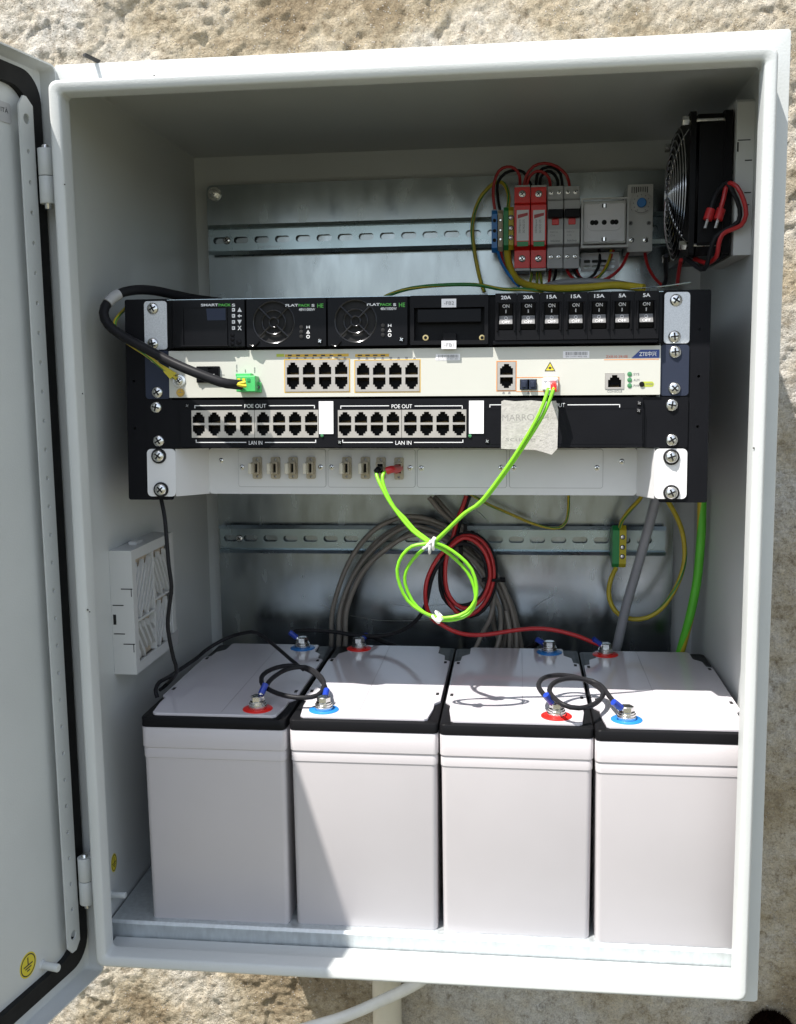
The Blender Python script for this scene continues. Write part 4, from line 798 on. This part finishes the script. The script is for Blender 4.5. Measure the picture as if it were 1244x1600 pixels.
m=MB('filter_mat'); m.box((10,fy0+9,gz0+9),(17,fy1-9,gz1-9)); vf.part('filter_mat',m,hb)
# louvres run in four fields, slanting one way or the other
m=MB('filter'); yc,zc=(fy0+fy1)/2,(gz0+gz1)/2
def louv(y0,y1_,za,zb_,sl,gap=15,wd=6.5):
    s=-80
    while s<160:
        # line z = za + s + sl*(y-y0)
        pts=[]
        for y in np.linspace(y0,y1_,9):
            z=za+s+sl*(y-y0)
            if za<=z<=zb_-wd: pts.append((y,z))
        if len(pts)>1:
            (ya,zA),(yb,zB)=pts[0],pts[-1]; m.prism([(ya,zA),(yb,zB),(yb,zB+wd),(ya,zA+wd)],'x',18.5,fxx-1)
        s+=gap
louv(fy0+10,yc,zc-10,gz1-10,1.6); louv(yc,fy1-10,zc,gz1-10,-1.6); louv(fy0+10,yc,gz0+10,zc-10,-1.3); louv(yc,fy1-10,gz0+10,zc,1.6)
m.box((15,yc-1.2,gz0+10),(fxx-.5,yc+1.2,gz1-10)); m.box((15,fy0+10,zc-11.2),(fxx-.5,yc-1.2,zc-8.8)); m.box((15,yc+1.2,zc-1.2),(fxx-.5,fy1-10,zc+1.2)); vf.part('louvres',m,hb)
m=MB('dev_grey'); m.box((fxx-1,fy1-22,gz0-2),(fxx+.6,fy1+3,gz0+14)); vf.part('corner_clip',m,hb)
# ------------------------------------------------------------ batteries
BW,BD,BH=137.5,262.0,208.0
def battery(org,label,reds,group='block batteries standing in a row'):
    x,y,z=org; t=Thing('battery',label,'battery',(x+BW/2,y+BD/2,z),group); x0,x1,y0,y1_=x,x+BW,y,y+BD
    def ring(ins,zz_,r): return [(p[0],p[1],z+zz_) for p in rr(x0+ins,x1-ins,y0+ins,y1_-ins,r,4)]
    def stack(levels,mt):
        m=MB(mt); v=[];f=[]; N=20
        for L_ in levels: v+=ring(*L_)
        for i in range(len(levels)-1):
            for k in range(N): f.append((i*N+k,i*N+(k+1)%N,(i+1)*N+(k+1)%N,(i+1)*N+k))
        f+=[tuple(range(N))[::-1],tuple((len(levels)-1)*N+k for k in range(N))]; m.add(v,f,0,True); return m
    t.part('case',stack([((2.8),0,4),(2.1,1.5,5),(1.6,157,5),(1.5,160,5),(.9,160.6,5),(.9,168,5),(1.2,168.8,5),(1.2,170,5),(.3,170.8,5),(.3,BH-18.9,5),(.8,BH-18.2,5)],'bat'))
    lid=t.part('lid',stack([(1.0,BH-18.1,5),(.1,BH-17.5,5),(.1,BH-9.6,5),(.7,BH-8.6,5),(4.0,BH-7.8,4)],'black'))
    e=2.0; s1=11
    out=[(x0+s1+2,y0+4),(x1-s1-2,y0+4),(x1-s1+1,y0+7),(x1-7,y0+34),(x1-7,y0+50),(x1-e,y0+58),(x1-e,y0+196),(x1-8,y0+200),(x1-9,y0+218),(x1-17,y0+228),(x1-17,y1_-8),(x1-19,y1_-6),(x0+19,y1_-6),(x0+17,y1_-8),(x0+17,y0+228),(x0+9,y0+218),(x0+8,y0+200),(x0+e,y0+196),(x0+e,y0+58),(x0+7,y0+50),(x0+7,y0+34),(x0+s1-1,y0+7)]
    m=MB('bat_top'); m.prism(out,'z',z+BH-8.2,z+BH-5.2); cv=t.part('cover_plate',m,bevel=.8)
    k=MB('ink_grey'); xc=(x0+x1)/2+(6 if reds[0]>BW/2 else -6); k.box((xc-.18,y0+9,z+BH-5.19),(xc+.18,y1_-8,z+BH-5.1)); t.part('cover_seam',k,cv)
    for sx in (x0+5,x1-8):
        for sy in (y0+74,y0+186):
            k=MB('void'); k.box((sx,sy,z+BH-5.19),(sx+3,sy+8,z+BH-5.08)); t.part('latch_slot',k,cv)
    k=MB('ink_grey'); k.text('OCHW',x1-24 if reds[0]<BW/2 else x0+26,y0+48,9,3.5,z+BH-5.12,axis='z',thick=.05); t.part('moulded_mark',k,cv) if False else None
    for rx,ry,colr in ((reds[0],22,reds[1]),(reds[2],240,reds[3])):
        cxx,cyy=x0+rx,y0+ry; zt_=z+BH-5.2
        k=MB(('red' if colr=='r' else 'blue',)); k.lathe([(14,0),(14,.5),(13.4,.9)],(cxx,cyy,zt_),'z',30); rg=t.part('terminal_ring',k,cv)
        k=MB('nickel'); k.lathe([(8.2,.9),(8.6,1.4),(8.6,3.6),(8.0,3.8),(7.6,4.4),(8.1,4.6),(8.1,6.0),(7.2,6.4),(7.2,7.6),(6.4,7.8)],(cxx,cyy,zt_),'z',24)
        k.lathe([(6.4,7.8),(6.4,12.2),(5.6,12.9),(0.001,12.9)],(cxx,cyy,zt_),'z',6,sm=False); t.part('terminal_bolt',k,rg)
    return t
rB=('r','b')
ZB=39
battery((40.5,20,ZB),'leftmost battery, fully in shade, red ring in front and blue ring at back',(106.5,'r',104,'b'))
battery((180.5,22,ZB),'second battery from the left, half in shade, blue ring in front',(29,'b',29,'r'))
battery((319,20,ZB),'third battery from the left, sunlit, red ring in front',(105,'r',105,'b'))
battery((457,15,ZB),'rightmost battery beside the right wall, sunlit, blue ring in front',(29,'b',28,'r'))
TZ=ZB+BH-5.2     # height of the battery covers
# ------------------------------------------------------------ cables
def lug(t,a,b,zt_):       # ring tongue lug from bolt a towards cable end b with blue sleeve
    a=np.array(a,float); b=np.array(b,float)
    m=MB('nickel'); m.lathe([(6.6,0),(6.6,1.2)],(a[0],a[1],a[2]),'z',18); d=b-a; d/=np.linalg.norm(d); m.tube([a+d*5+np.array([0,0,.6]),a+d*12+np.array([0,0,1])],2.2,8,spline=False); t.part('ring_lug',m)
    m=MB('lug_blue'); m.tube([a+d*8+np.array([0,0,1]),a+d*18+np.array([0,0,2])],3.1,10,spline=False); t.part('crimp_sleeve',m)
def zpts(lst,z): return [PZ(a,b,z if len(c)==0 else c[0]) for a,b,*c in lst]
def jumper(label,pts,z,A,B):
    t=Thing('jumper_cable',label,'cable',tuple(A),'short black jumper cables between batteries')
    q=zpts(pts,z); 
    for k in range(len(q)): q[k][2]+= 5*math.sin(k*.7)
    m=MB('cable_black'); m.tube([q[0]]+q[1:],2.3,10); t.part('insulated_wire',m)
    lug(t,A,q[0],0); lug(t,B,q[-1],0)
z4=lambda x,y:(200+x/2.488,960+y/2.488); z5=lambda x,y:(680+x/2.488,960+y/2.488)
lz=TZ+6.6
def bolt(i,front):
    xo=(40.5,180.5,319,457)[i]; yo=(20,22,20,15)[i]; r=((106.5,104),(29,29),(105,105),(29,28))[i][0 if front else 1]
    return np.array([xo+r,yo+(22 if front else 240),lz])
jumper('looped black jumper cable between the two left batteries',[z4(*p) for p in ((530,290),(560,262),(620,232),(690,222),(745,243),(762,270),(735,298),(660,304),(580,294),(525,275),(525,248),(580,225),(650,216),(720,232),(758,258),(772,285))],TZ+16,bolt(0,1),bolt(1,1))
jumper('looped black jumper cable between the two right batteries',[z5(*p) for p in ((437,328),(412,312),(402,292),(428,262),(500,243),(590,250),(652,285),(625,325),(560,351),(495,350),(446,318),(460,288),(510,267),(580,258),(640,266),(682,306),(712,340))],TZ+18,bolt(2,1),bolt(3,1))
def cable(name,label,cat,runs,r,mt,group=None,twist=0,mis=None,mats=None,n=10):
    m=MB(mats or mt)
    for pts in runs: m.tube(pts,r,n,mis=mis,twist=twist)
    o=single(name,m,label,cat,origin=runs[0][0],group=group); return o
def EY(name,label,pts,r,group='green and yellow earth wires',cols=('earthY','earthG'),mis=(0,0,0,1,0,0,0,1),n=16,tw=.03):
    return cable(name,label,'wire',[pts],r,None,group,twist=tw,mis=mis,mats=cols,n=n)
# power cord of the switch
t=Thing('mains_cable','thick black cord looping out of the rack to the green plug','cable',tuple(P(374,603,20)))
pc=[P(377,601.5,22),P(362,600,16),P(345,597,14),P(305,582,16),P(270,567,20),P(232,547,24),P(195,527,28),P(170,508,30),P(162,489,32),P(169,472,38),P(186,459,48),P(212,453,62),P(241,454,80),P(270,460,100),P(305,467,130),P(345,472,160)]
m=MB('cable_black'); m.tube(pc,4.4,14); jk=t.part('jacket',m)
m=MB(('dev_grey','ink_black')); d0,d1=P(167.5,474,36.5),P(186,459.5,47); m.tube([d0,(d0+d1)/2+np.array([-.5,0,.9]),d1],5.0,14); t.part('cord_marker',m,jk)
a=U(372,601,-8); 
def uR(px0,px1,py0,py1,ya,yb,mt): bx=ubox(px0,px1,py0,py1,ya); m=MB(mt); m.box((bx[0],ya,bx[2]),(bx[1],yb,bx[3])); m.v=[tuple(RO+RF@np.array(p)) for p in m.v]; return m
m=uR(369,399,587,612,-16,-2.2,'cgreen'); k=uR(399,407.5,597,613,-7,-2.2,'cgreen'); m.add(k.v,k.f); k=uR(368,392,583,588,-12,-2.2,'cgreen'); m.add(k.v,k.f); pg=t.part('plug',m,bevel=.6)
for i in range(3): t.part('plug_clamp',uR(371+i*7.5,375.5+i*7.5,591,596,-16.6,-15.8,'yellow' if i<2 else 'tgreen'),pg)
sc=screw_mb((*(lambda q:(q[0],-7,q[1]))(U(402.8,605,-7)),),2.0,mats=('ink_black','nickel')); sc.v=[tuple(RO+RF@np.array(p)) for p in sc.v]; t.part('plug_screw',sc,pg)
m=MB('yellow'); m.tube([P(385,603,18),P(376,602,17),P(366,600,15)],1.6,8); m.tube([P(384,597,18),P(375,599,17),P(366,600,15)],1.4,8); t.part('cord_core',m)
EY('earth_wire','thin green and yellow earth wire following the black cord down to the yellow lug',[P(196,482,75),P(184,495,50),P(179,506,40),P(184,520,36),P(200,536,34),P(225,552,34),P(246,568,36),P(262,581,38),P(276,592,38)],1.7)
# yellow lug of the switch earth
m=MB('yellow'); q_=[U(250,568,-6),U(276,583,-6),U(266,592,-6),U(257,582,-6)]; m.quadprism(q_,-7,-5); m.v=[tuple(RO+RF@np.array(p)) for p in m.v]; single('cable_lug',m,'yellow flat cable lug under the black cord at the earth screw','lug')
# wires above the rail devices
def wire(pts,mt,label,r=1.7,grp='wires between the rail devices'): return cable('wire',label,'wire',[pts],r,mt,grp)
z2=lambda x,y,yy:P(700+x/2.287,220+y/2.287,yy)
wire([z2(168,245,318),z2(162,200,318),z2(165,150,318),z2(182,108,316),z2(210,93,314),z2(238,98,314),z2(256,125,316),z2(258,162,325)],'cable_red','red wire arching from the blue terminal to the first surge protector')
wire([z2(186,245,320),z2(178,200,324),z2(178,150,324),z2(205,115,322),z2(240,105,322),z2(270,112,322),z2(285,135,324),z2(300,165,330)],'cable_black','black wire arching from the beige terminal to the surge protectors')
wire([z2(272,165,322),z2(280,125,320),z2(305,92,318),z2(345,80,318),z2(390,92,318),z2(425,125,318),z2(435,162,322)],'cable_red','outermost red wire arching from surge protectors to the breaker by the socket')
wire([z2(315,165,328),z2(318,125,326),z2(340,98,324),z2(375,95,324),z2(402,118,324),z2(410,162,328)],'cable_black','outer black wire arching from surge protectors to the breakers')
wire([z2(280,165,318),z2(292,128,316),z2(318,108,315),z2(345,115,315),z2(362,135,316),z2(366,165,322)],'cable_red','inner red wire arching from the surge protectors to the left breaker')
wire([z2(328,165,330),z2(332,130,328),z2(355,108,326),z2(378,118,326),z2(392,140,326),z2(393,165,330)],'cable_black','inner black wire arching from surge protectors to the left breaker')
EY('earth_wire','green and yellow earth wire looping from the ground block down behind the rack',[z2(216,238,316),z2(217,195,320),z2(205,160,326),z2(185,146,330),z2(160,155,332),z2(125,190,335),z2(98,245,336),z2(87,310,336),z2(91,370,338),z2(101,430,338),z2(114,490,336),z2(130,540,330)],2.2)
EY('earth_wire','thick green and yellow earth wire sweeping from the ground block along the shelf top',[z2(212,392,318),z2(218,440,312),z2(240,488,300),z2(275,512,280),z2(330,524,260),z2(410,528,240),z2(500,524,225),z2(600,516,210),z2(700,526,190)],4.0,mis=(0,0,1,1,0,0,0,0),tw=.002)
EY('earth_wire','thin green and yellow earth wire lying over the middle of the rack',[P(590,472,250),P(605,462,250),P(640,451,250),P(690,445.5,250),P(744,445,255),P(785,452,260),P(815,452,262),P(850,455,262)],2.0,mis=(1,1,0,1,1,1,0,1))
cable('grey_sheath','grey cable lying behind the thick earth wire on the rack top','cable',[[z2(350,522,270),z2(400,508,262),z2(480,503,255),z2(580,508,245),z2(660,520,235)]],4.0,'conduit')
wire([z2(366,455,322),z2(364,480,318),z2(360,515,300)],'cable_red','short red wire dropping from the left breaker')
wire([z2(386,455,324),z2(384,480,320),z2(372,515,300)],'cable_black','short black wire dropping from the left breaker')
wire([z2(420,445,322),z2(432,475,315),z2(458,498,308),z2(500,500,305),z2(545,480,308),z2(575,430,315),z2(592,392,322)],'cable_red','red wire dipping from the right breaker to the socket')
wire([z2(445,450,322),z2(460,480,316),z2(490,498,312),z2(525,475,312),z2(543,430,316),z2(540,388,322)],'cable_black','black wire dipping from the right breaker to the socket')
wire([z2(460,455,324),z2(470,485,318),z2(510,505,306),z2(570,492,304),z2(620,450,308),z2(645,398,318)],'cable_red','red wire dipping from the right breaker to the thermostat')
EY('earth_wire','short green and yellow wire rising to the socket from the rack top',[z2(520,505,300),z2(555,470,306),z2(575,430,314),z2(583,392,322)],1.6)
wire([z2(704,398,322),z2(712,440,315),z2(735,485,300),z2(768,520,280)],'cable_red','red wire dropping from the thermostat to the rack top')
wire([z2(178,390,320),z2(185,420,312),z2(205,460,305),z2(235,500,296),z2(255,520,290)],'blue','blue wire leaving the bottom of the blue terminal')
wire([z2(188,390,321),z2(196,430,316),z2(215,470,308),z2(240,508,296)],'cable_red','dark red wire leaving the bottom of the beige terminal')
for k,(xa,lb) in enumerate(((300,'green and yellow wire leaving the left surge protector'),(318,'green and yellow wire leaving the surge protectors in the middle'),(328,'green and yellow wire leaving the right surge protector'))):
    EY('earth_wire',lb,[z2(xa,458,322),z2(xa-2+k*3,485,318),z2(xa-8+k*8,520,305)],1.5)
wire([z2(833,425,150),z2(825,470,170),z2(820,512,190)],'cable_red','red wire falling from the fan to the rack',r=1.9)
wire([z2(780,410,150),z2(777,450,170),z2(780,490,190),z2(770,520,200)],'cable_black','black wire falling from the fan guard to the rack',r=2.2)
# fibre patch cord
c3w=RO+RF@np.array([c3[0],c3[1]-9,c3[2]]); c4w=RO+RF@np.array([c4[0],c4[1]-9,c4[2]])
fc=Thing('optical_cable','bright lime duplex fibre cord hanging in a tied loop in front of the coils','patch cord',tuple(P(672,849,35)))
z7=lambda x,y,yy:P(490+x/4.29,610+y/4.29,yy); zb_=lambda x,y,yy:P(480+x/3.66,780+y/3.66,yy)
A1=[z7(418,545,48),z7(430,590,44),z7(460,655,40),z7(500,730,38),z7(540,790,36),zb_(540,110,34),zb_(600,180,32),zb_(660,225,30),zb_(700,250,29)]
A2=[z7(480,545,48),z7(462,575,44),z7(468,625,42),z7(495,700,40),z7(545,790,38),zb_(555,105,36),zb_(612,172,34),zb_(668,215,32),zb_(706,244,31)]
loopA=[zb_(700,250,29),zb_(660,258,28),zb_(600,270,28),zb_(545,320,29),zb_(515,400,30),zb_(530,490,31),zb_(575,580,32),zb_(650,640,32),zb_(740,675,32),zb_(830,675,32),zb_(910,645,32),zb_(960,580,33),zb_(970,500,33),zb_(940,400,33),zb_(870,325,32),zb_(790,272,31),zb_(735,250,30)]
loopB=[zb_(706,244,33),zb_(660,290,33),zb_(605,345,33),zb_(566,410,33),zb_(560,480,34),zb_(600,580,35),zb_(670,650,35),zb_(760,690,35),zb_(850,688,35),zb_(925,655,36),zb_(962,590,36),zb_(955,500,36),zb_(915,415,36),zb_(850,345,35),zb_(780,290,34),zb_(722,262,32)]
upA=[zb_(722,250,30),zb_(800,175,29),zb_(900,80,26),P(752,783,24),P(790,733,22),P(822,684,20),P(843,646,19),P(853,620,20),P(857,606,22)]
upB=[zb_(735,245,32),zb_(815,165,31),zb_(915,72,28),P(756,782,26),P(794,733,24),P(826,686,22),P(849,648,21),P(861,620,21),P(866,606,22)]
for nm,run in (('strand',A1+loopA+upA),('strand',A2+loopB+upB)):
    m=MB('fibre'); m.tube(run,1.55,10); fc.part(nm,m)
for grp in (((671,849,30,0),(675,852,30,1)),((684,964,33,2),)):
    m=MB('zip')
    for (px,py,y_,axis_) in grp:
        c=P(px,py,y_); n=14; R1=4.6 if axis_<2 else 4.2; ang=.6+axis_*.9
        for dd in (-1.8,1.5): m.tube([(c[0]+dd+R1*math.cos(2*math.pi*k/n)*math.cos(ang),c[1]+R1*math.sin(2*math.pi*k/n),c[2]+R1*1.15*math.cos(2*math.pi*k/n)*math.sin(ang)+dd) for k in range(n+1)],1.25,6,spline=False,cap=False)
    c=P(grp[0][0]+2,grp[0][1]+4,27); m.lathe([(2.5,0),(2.8,1.5),(1.5,6)],tuple(c),'y',8)
    fc.part('cable_tie',m)
m=MB('black'); m.tube([c3w+np.array([0,6,0]),c3w+np.array([0,-3,0]),z7(432,530,50),z7(419,548,48)],2.7,10,step=3); fc.part('dark_boot',m)
m=MB('cable_red'); m.tube([c4w+np.array([0,6,0]),c4w+np.array([0,-4,0]),z7(520,530,50),z7(490,540,48)],3.4,10,step=3); m.tube([c4w+np.array([0,6,0]),c4w+np.array([-1,-5,0])],4.2,8,spline=False); fc.part('red_boot',m)
for px,mt in ((857,'grey_plate'),(866,'red')):
    m=MB(mt); m.tube([RO+RF@np.array([U(px,600,-5)[0],-4,U(px,600,-5)[1]]),P(px-.3,603,26),P(px,611,22)],2.3,10,step=3); fc.part('connector_boot',m)
# grey cable coil
m=MB('cable_grey')
def arc(pts,y,r=3.3): m.tube([zb_(a+random.uniform(-5,5),b+random.uniform(-4,4),y+random.uniform(-3,3)) for k,(a,b) in enumerate(pts)],r*.88,12)
arc([(135,900),(140,800),(152,620),(232,370),(370,190),(520,112),(640,102),(780,145),(900,225),(1000,330),(1100,470),(1180,620),(1222,830),(1225,900)],325)
arc([(175,900),(180,800),(192,620),(272,430),(400,265),(560,162),(700,172),(830,240),(960,330),(1060,450),(1135,600),(1170,760),(1180,900)],318)
arc([(215,900),(218,800),(228,630),(312,425),(440,290),(600,205),(760,215),(880,290),(980,380),(1060,520),(1100,640),(1110,760),(1080,860),(1060,900)],311)
arc([(180,900),(186,780),(205,600),(290,390),(420,225),(600,132),(760,160),(900,260),(1020,400),(1110,560),(1140,720),(1120,900)],331,3.2)
arc([(210,900),(214,760),(236,600),(330,400),(480,262),(640,180),(800,245),(930,370),(1010,500),(1060,620),(1075,740),(1140,900)],336,3.2)
arc([(980,300),(1060,400),(1130,520),(1190,700),(1200,900)],312,3.2)
arc([(1075,560),(1050,680),(1000,770),(960,850),(940,900)],306,3.0)
arc([(1140,640),(1160,760),(1150,900)],305,3.0)
arc([(700,-15),(760,60),(830,130),(900,200),(980,300)],322,3.3)
arc([(730,-15),(790,50),(870,140),(940,220),(1010,320)],329,3.3)
single('cable_coil',m,'big coil of taupe grey cable standing behind the batteries','cable coil',origin=zb_(600,900,330))
# red and black coil
t=Thing('red_black_cable','coiled pair of red and black battery cables hung on the plate with black ties','cable',tuple(zb_(910,430,290)))
def rb_unused(pts,y0,mt,r=2.7):
    m=MB(mt); m.tube([zb_(a,b,(y0 if not c else c[0])) for a,b,*c in pts],r,12); return m
R1=[(910,-20),(890,40),(855,130),(835,215),(800,300,290),(780,400,285),(790,520,283),(820,600,281),(880,665,280),(950,655,280),(1010,600,280),(1050,520,280),(1068,430,281),(1050,320,283),(1000,240,286),(930,208,287),(860,225,284),(810,290,280),(790,400,276),(800,520,274),(850,600,274),(920,625,274),(1000,570,276),(1040,480,276),(1045,400,276),(1015,300,278),(950,235,280),(890,222,283),(830,262,280),(760,320,276),(705,410,270),(678,500,265),(680,600,255),(712,680,240)]
B1=[(930,-20),(908,40),(875,130),(850,215),(790,320,294),(762,400,290),(765,520,288),(800,590,286),(860,640,286),(935,672,285),(1010,630,285),(1060,540,285),(1078,440,286),(1070,340,288),(1025,250,290),(945,195,292),(870,205,290),(800,270,286),(768,360,282),(775,480,280),(820,575,278),(880,610,277),(960,585,277),(1020,520,278),(1030,420,279),(1005,330,280),(930,260,282),(850,262,284),(790,330,280),(735,400,276),(705,480,270),(690,560,262),(668,630,258)]
redrun=[zb_(a,b,(295 if not c else c[0])) for a,b,*c in R1]+[P(690,976,230),P(717,989,232),P(755,992,240),P(820,983,250),P(860,983.5,252),P(900,993,250),P(925,1003,250),P(936,1007,252)]
blkrun=[zb_(a,b,(300 if not c else c[0])) for a,b,*c in B1]+[P(649,971,262),P(628,985,268),P(600,993,272),P(560,993,274),P(520,987,276),P(485,985,272),P(463,986,266),P(455,993,258)]
m=MB('cable_red'); m.tube(redrun,2.35,12); t.part('red_wire',m); m=MB('cable_black'); m.tube(blkrun,2.35,12); t.part('black_wire',m)
lug(t,bolt(3,0),redrun[-1],0); lug(t,bolt(0,0),blkrun[-1]+np.array([0,0,1]),0)
for a,b,y_ in ((1060,460,281),(905,165,296),(880,300,286)):
    c=zb_(a,b,y_); m=MB('black')
    if a==1060: m.box((c[0]-12,c[1]-5,c[2]-1.6),(c[0]+9,c[1]+6,c[2]+1.6)); m.lathe([(3,0),(3,6)],(c[0]+8.5,c[1],c[2]),'x',8)
    else: m.box((c[0]-2,c[1]-6,c[2]-16),(c[0]+2,c[1]+6,c[2]+6))
    t.part('cable_tie',m,bevel=.4)
# black link between the rear terminals of the middle batteries
t=Thing('rear_link_cable','black link cable between the rear terminals of the two middle batteries','cable',tuple(bolt(1,0)))
pts=[bolt(1,0)+np.array([6,16,3]),P(585,996,290),P(600,1003,296),bolt(1,0)+np.array([70,46,-25]),bolt(2,0)+np.array([-60,46,-28]),P(832,1010,292),bolt(2,0)+np.array([-14,12,3])]
m=MB('cable_black'); m.tube(pts,2.7,10); t.part('insulated_wire',m); lug(t,bolt(1,0),pts[0],0); lug(t,bolt(2,0),pts[-1],0)
# thin sensor cable on the left
z1_=lambda x,y:(140+x/3.274,780+y/3.274)
cable('sensor_cable','thin black cable hanging from the rack in front of the vent filter','cable',[[P(250,772,60),P(254,790,58),P(257.6,810,56),P(261,850,54),P(264,885,52),P(268,917,52),P(265,945,54),P(262,975,56),P(266,1004,58),P(271,1028,62),P(276,1050,68),PZ(262,1068,240),PZ(250,1078,236)]],1.9,'cable_black')
cable('battery_lead','thin black lead running over the leftmost battery to the jumper loop','cable',[[PZ(246,1090,236),PZ(243,1078,243),PZ(249,1066,247),PZ(262,1059,250),PZ(280,1047,255),PZ(305,1030,256),PZ(329,1011,262),PZ(360,995,270),PZ(393,987.5,278),PZ(409,993,276),PZ(433,1012,268),PZ(455,1031,262),PZ(474,1046,260)]],2.0,'cable_black')
# lower earth wires
z3=lambda x,y,yy:P(780+x/2.681,780+y/2.681,yy)
EY('earth_wire','thin green and yellow wire crossing the plate and curling up under the rack',[P(735,772,320),z3(-40,25,330),z3(0,42,335),z3(60,68,338),z3(130,98,338),z3(200,118,338),z3(250,120,338),z3(280,95,335),z3(290,50,330),z3(291,-20,320)],1.7)
EY('earth_wire','green and yellow wire rising from the lower ground block under the rack',[z3(508,118,322),z3(515,90,318),z3(545,48,310),z3(585,5,300),z3(600,-20,290)],2.3)
EY('earth_wire','yellow earth wire hanging in a wide loop right of the lower ground block',[z3(490,288,325),z3(470,330,320),z3(459,390,318),z3(472,445,315),z3(505,485,312),z3(560,503,310),z3(620,496,308),z3(680,458,306),z3(730,390,304),z3(765,310,302),z3(778,230,300),z3(768,140,298),z3(742,70,294),z3(705,5,288),z3(690,-20,284)],2.7,mis=(0,0,0,0,0,0,0,1))
EY('earth_wire','thick bright green earth cable with yellow stripe beside the right wall',[z3(850,-20,270),z3(849,60,272),z3(846,160,275),z3(832,320,280),z3(815,420,282),z3(795,510,284),z3(765,620,288),z3(745,690,290)],4.9,group=None,cols=('earthY','brightG'),mis=(0,0,0,1,1,1,1,1,1,1,1,1,1,1,1,1))
cable('conduit','straight grey conduit slanting down behind the rightmost battery','conduit',[[z3(665,-20,262),z3(655,10,263),z3(590,250,275),z3(535,440,285),z3(500,590,292),z3(470,720,298)]],5.4,'conduit',n=18)
# ------------------------------------------------------------ below the cabinet
a=P(605,1560,392)
m=MB('pipe_paint'); m.lathe([(19,-500),(19,430),(17,430.1)],(a[0]+2,a[1]-16,a[2]),'z',28); single('drain_pipe',m,'vertical cream plastic pipe on the wall under the cabinet','pipe',origin=(a[0],a[1],-880))
cable('white_cable','thick white cable curving out from under the cabinet to the lower left','cable',[[P(700,1500,250),P(650,1537,270),P(600,1562,290),P(540,1588,300),P(480,1606,310),P(400,1630,320),P(300,1680,330)]],7.0,'white_cable',n=16)
# dark brown tuft at the bottom right corner
c=P(1206,1624,388); m=MB('fur'); K=1.5
m.lathe([(r*K,h*K) for r,h in ((0.001,22),(8,20.5),(15,16),(19,9),(20,0),(18,-14),(12,-22),(0.001,-26))],(c[0],c[1],c[2]),'z',24)
for k in range(2600):
    th_=random.uniform(0,2*math.pi); ph=random.uniform(-.3,1.55); d=np.array([math.cos(th_)*math.cos(ph),math.sin(th_)*math.cos(ph),math.sin(ph)]); b=c+d*np.array([19.5,19.5,21.5])*K; s_=np.cross(d,rng.normal(size=3)); s_/=np.linalg.norm(s_); tip=b+d*random.uniform(2,6)+s_*random.uniform(0,1.5)
    m.add([b-s_*.4,b+s_*.4,tip],[(0,1,2)])
single('fur_tuft',m,'dark brown furry tuft against the wall at the bottom right corner of the photo','tuft',origin=tuple(c-np.array([0,0,24])))
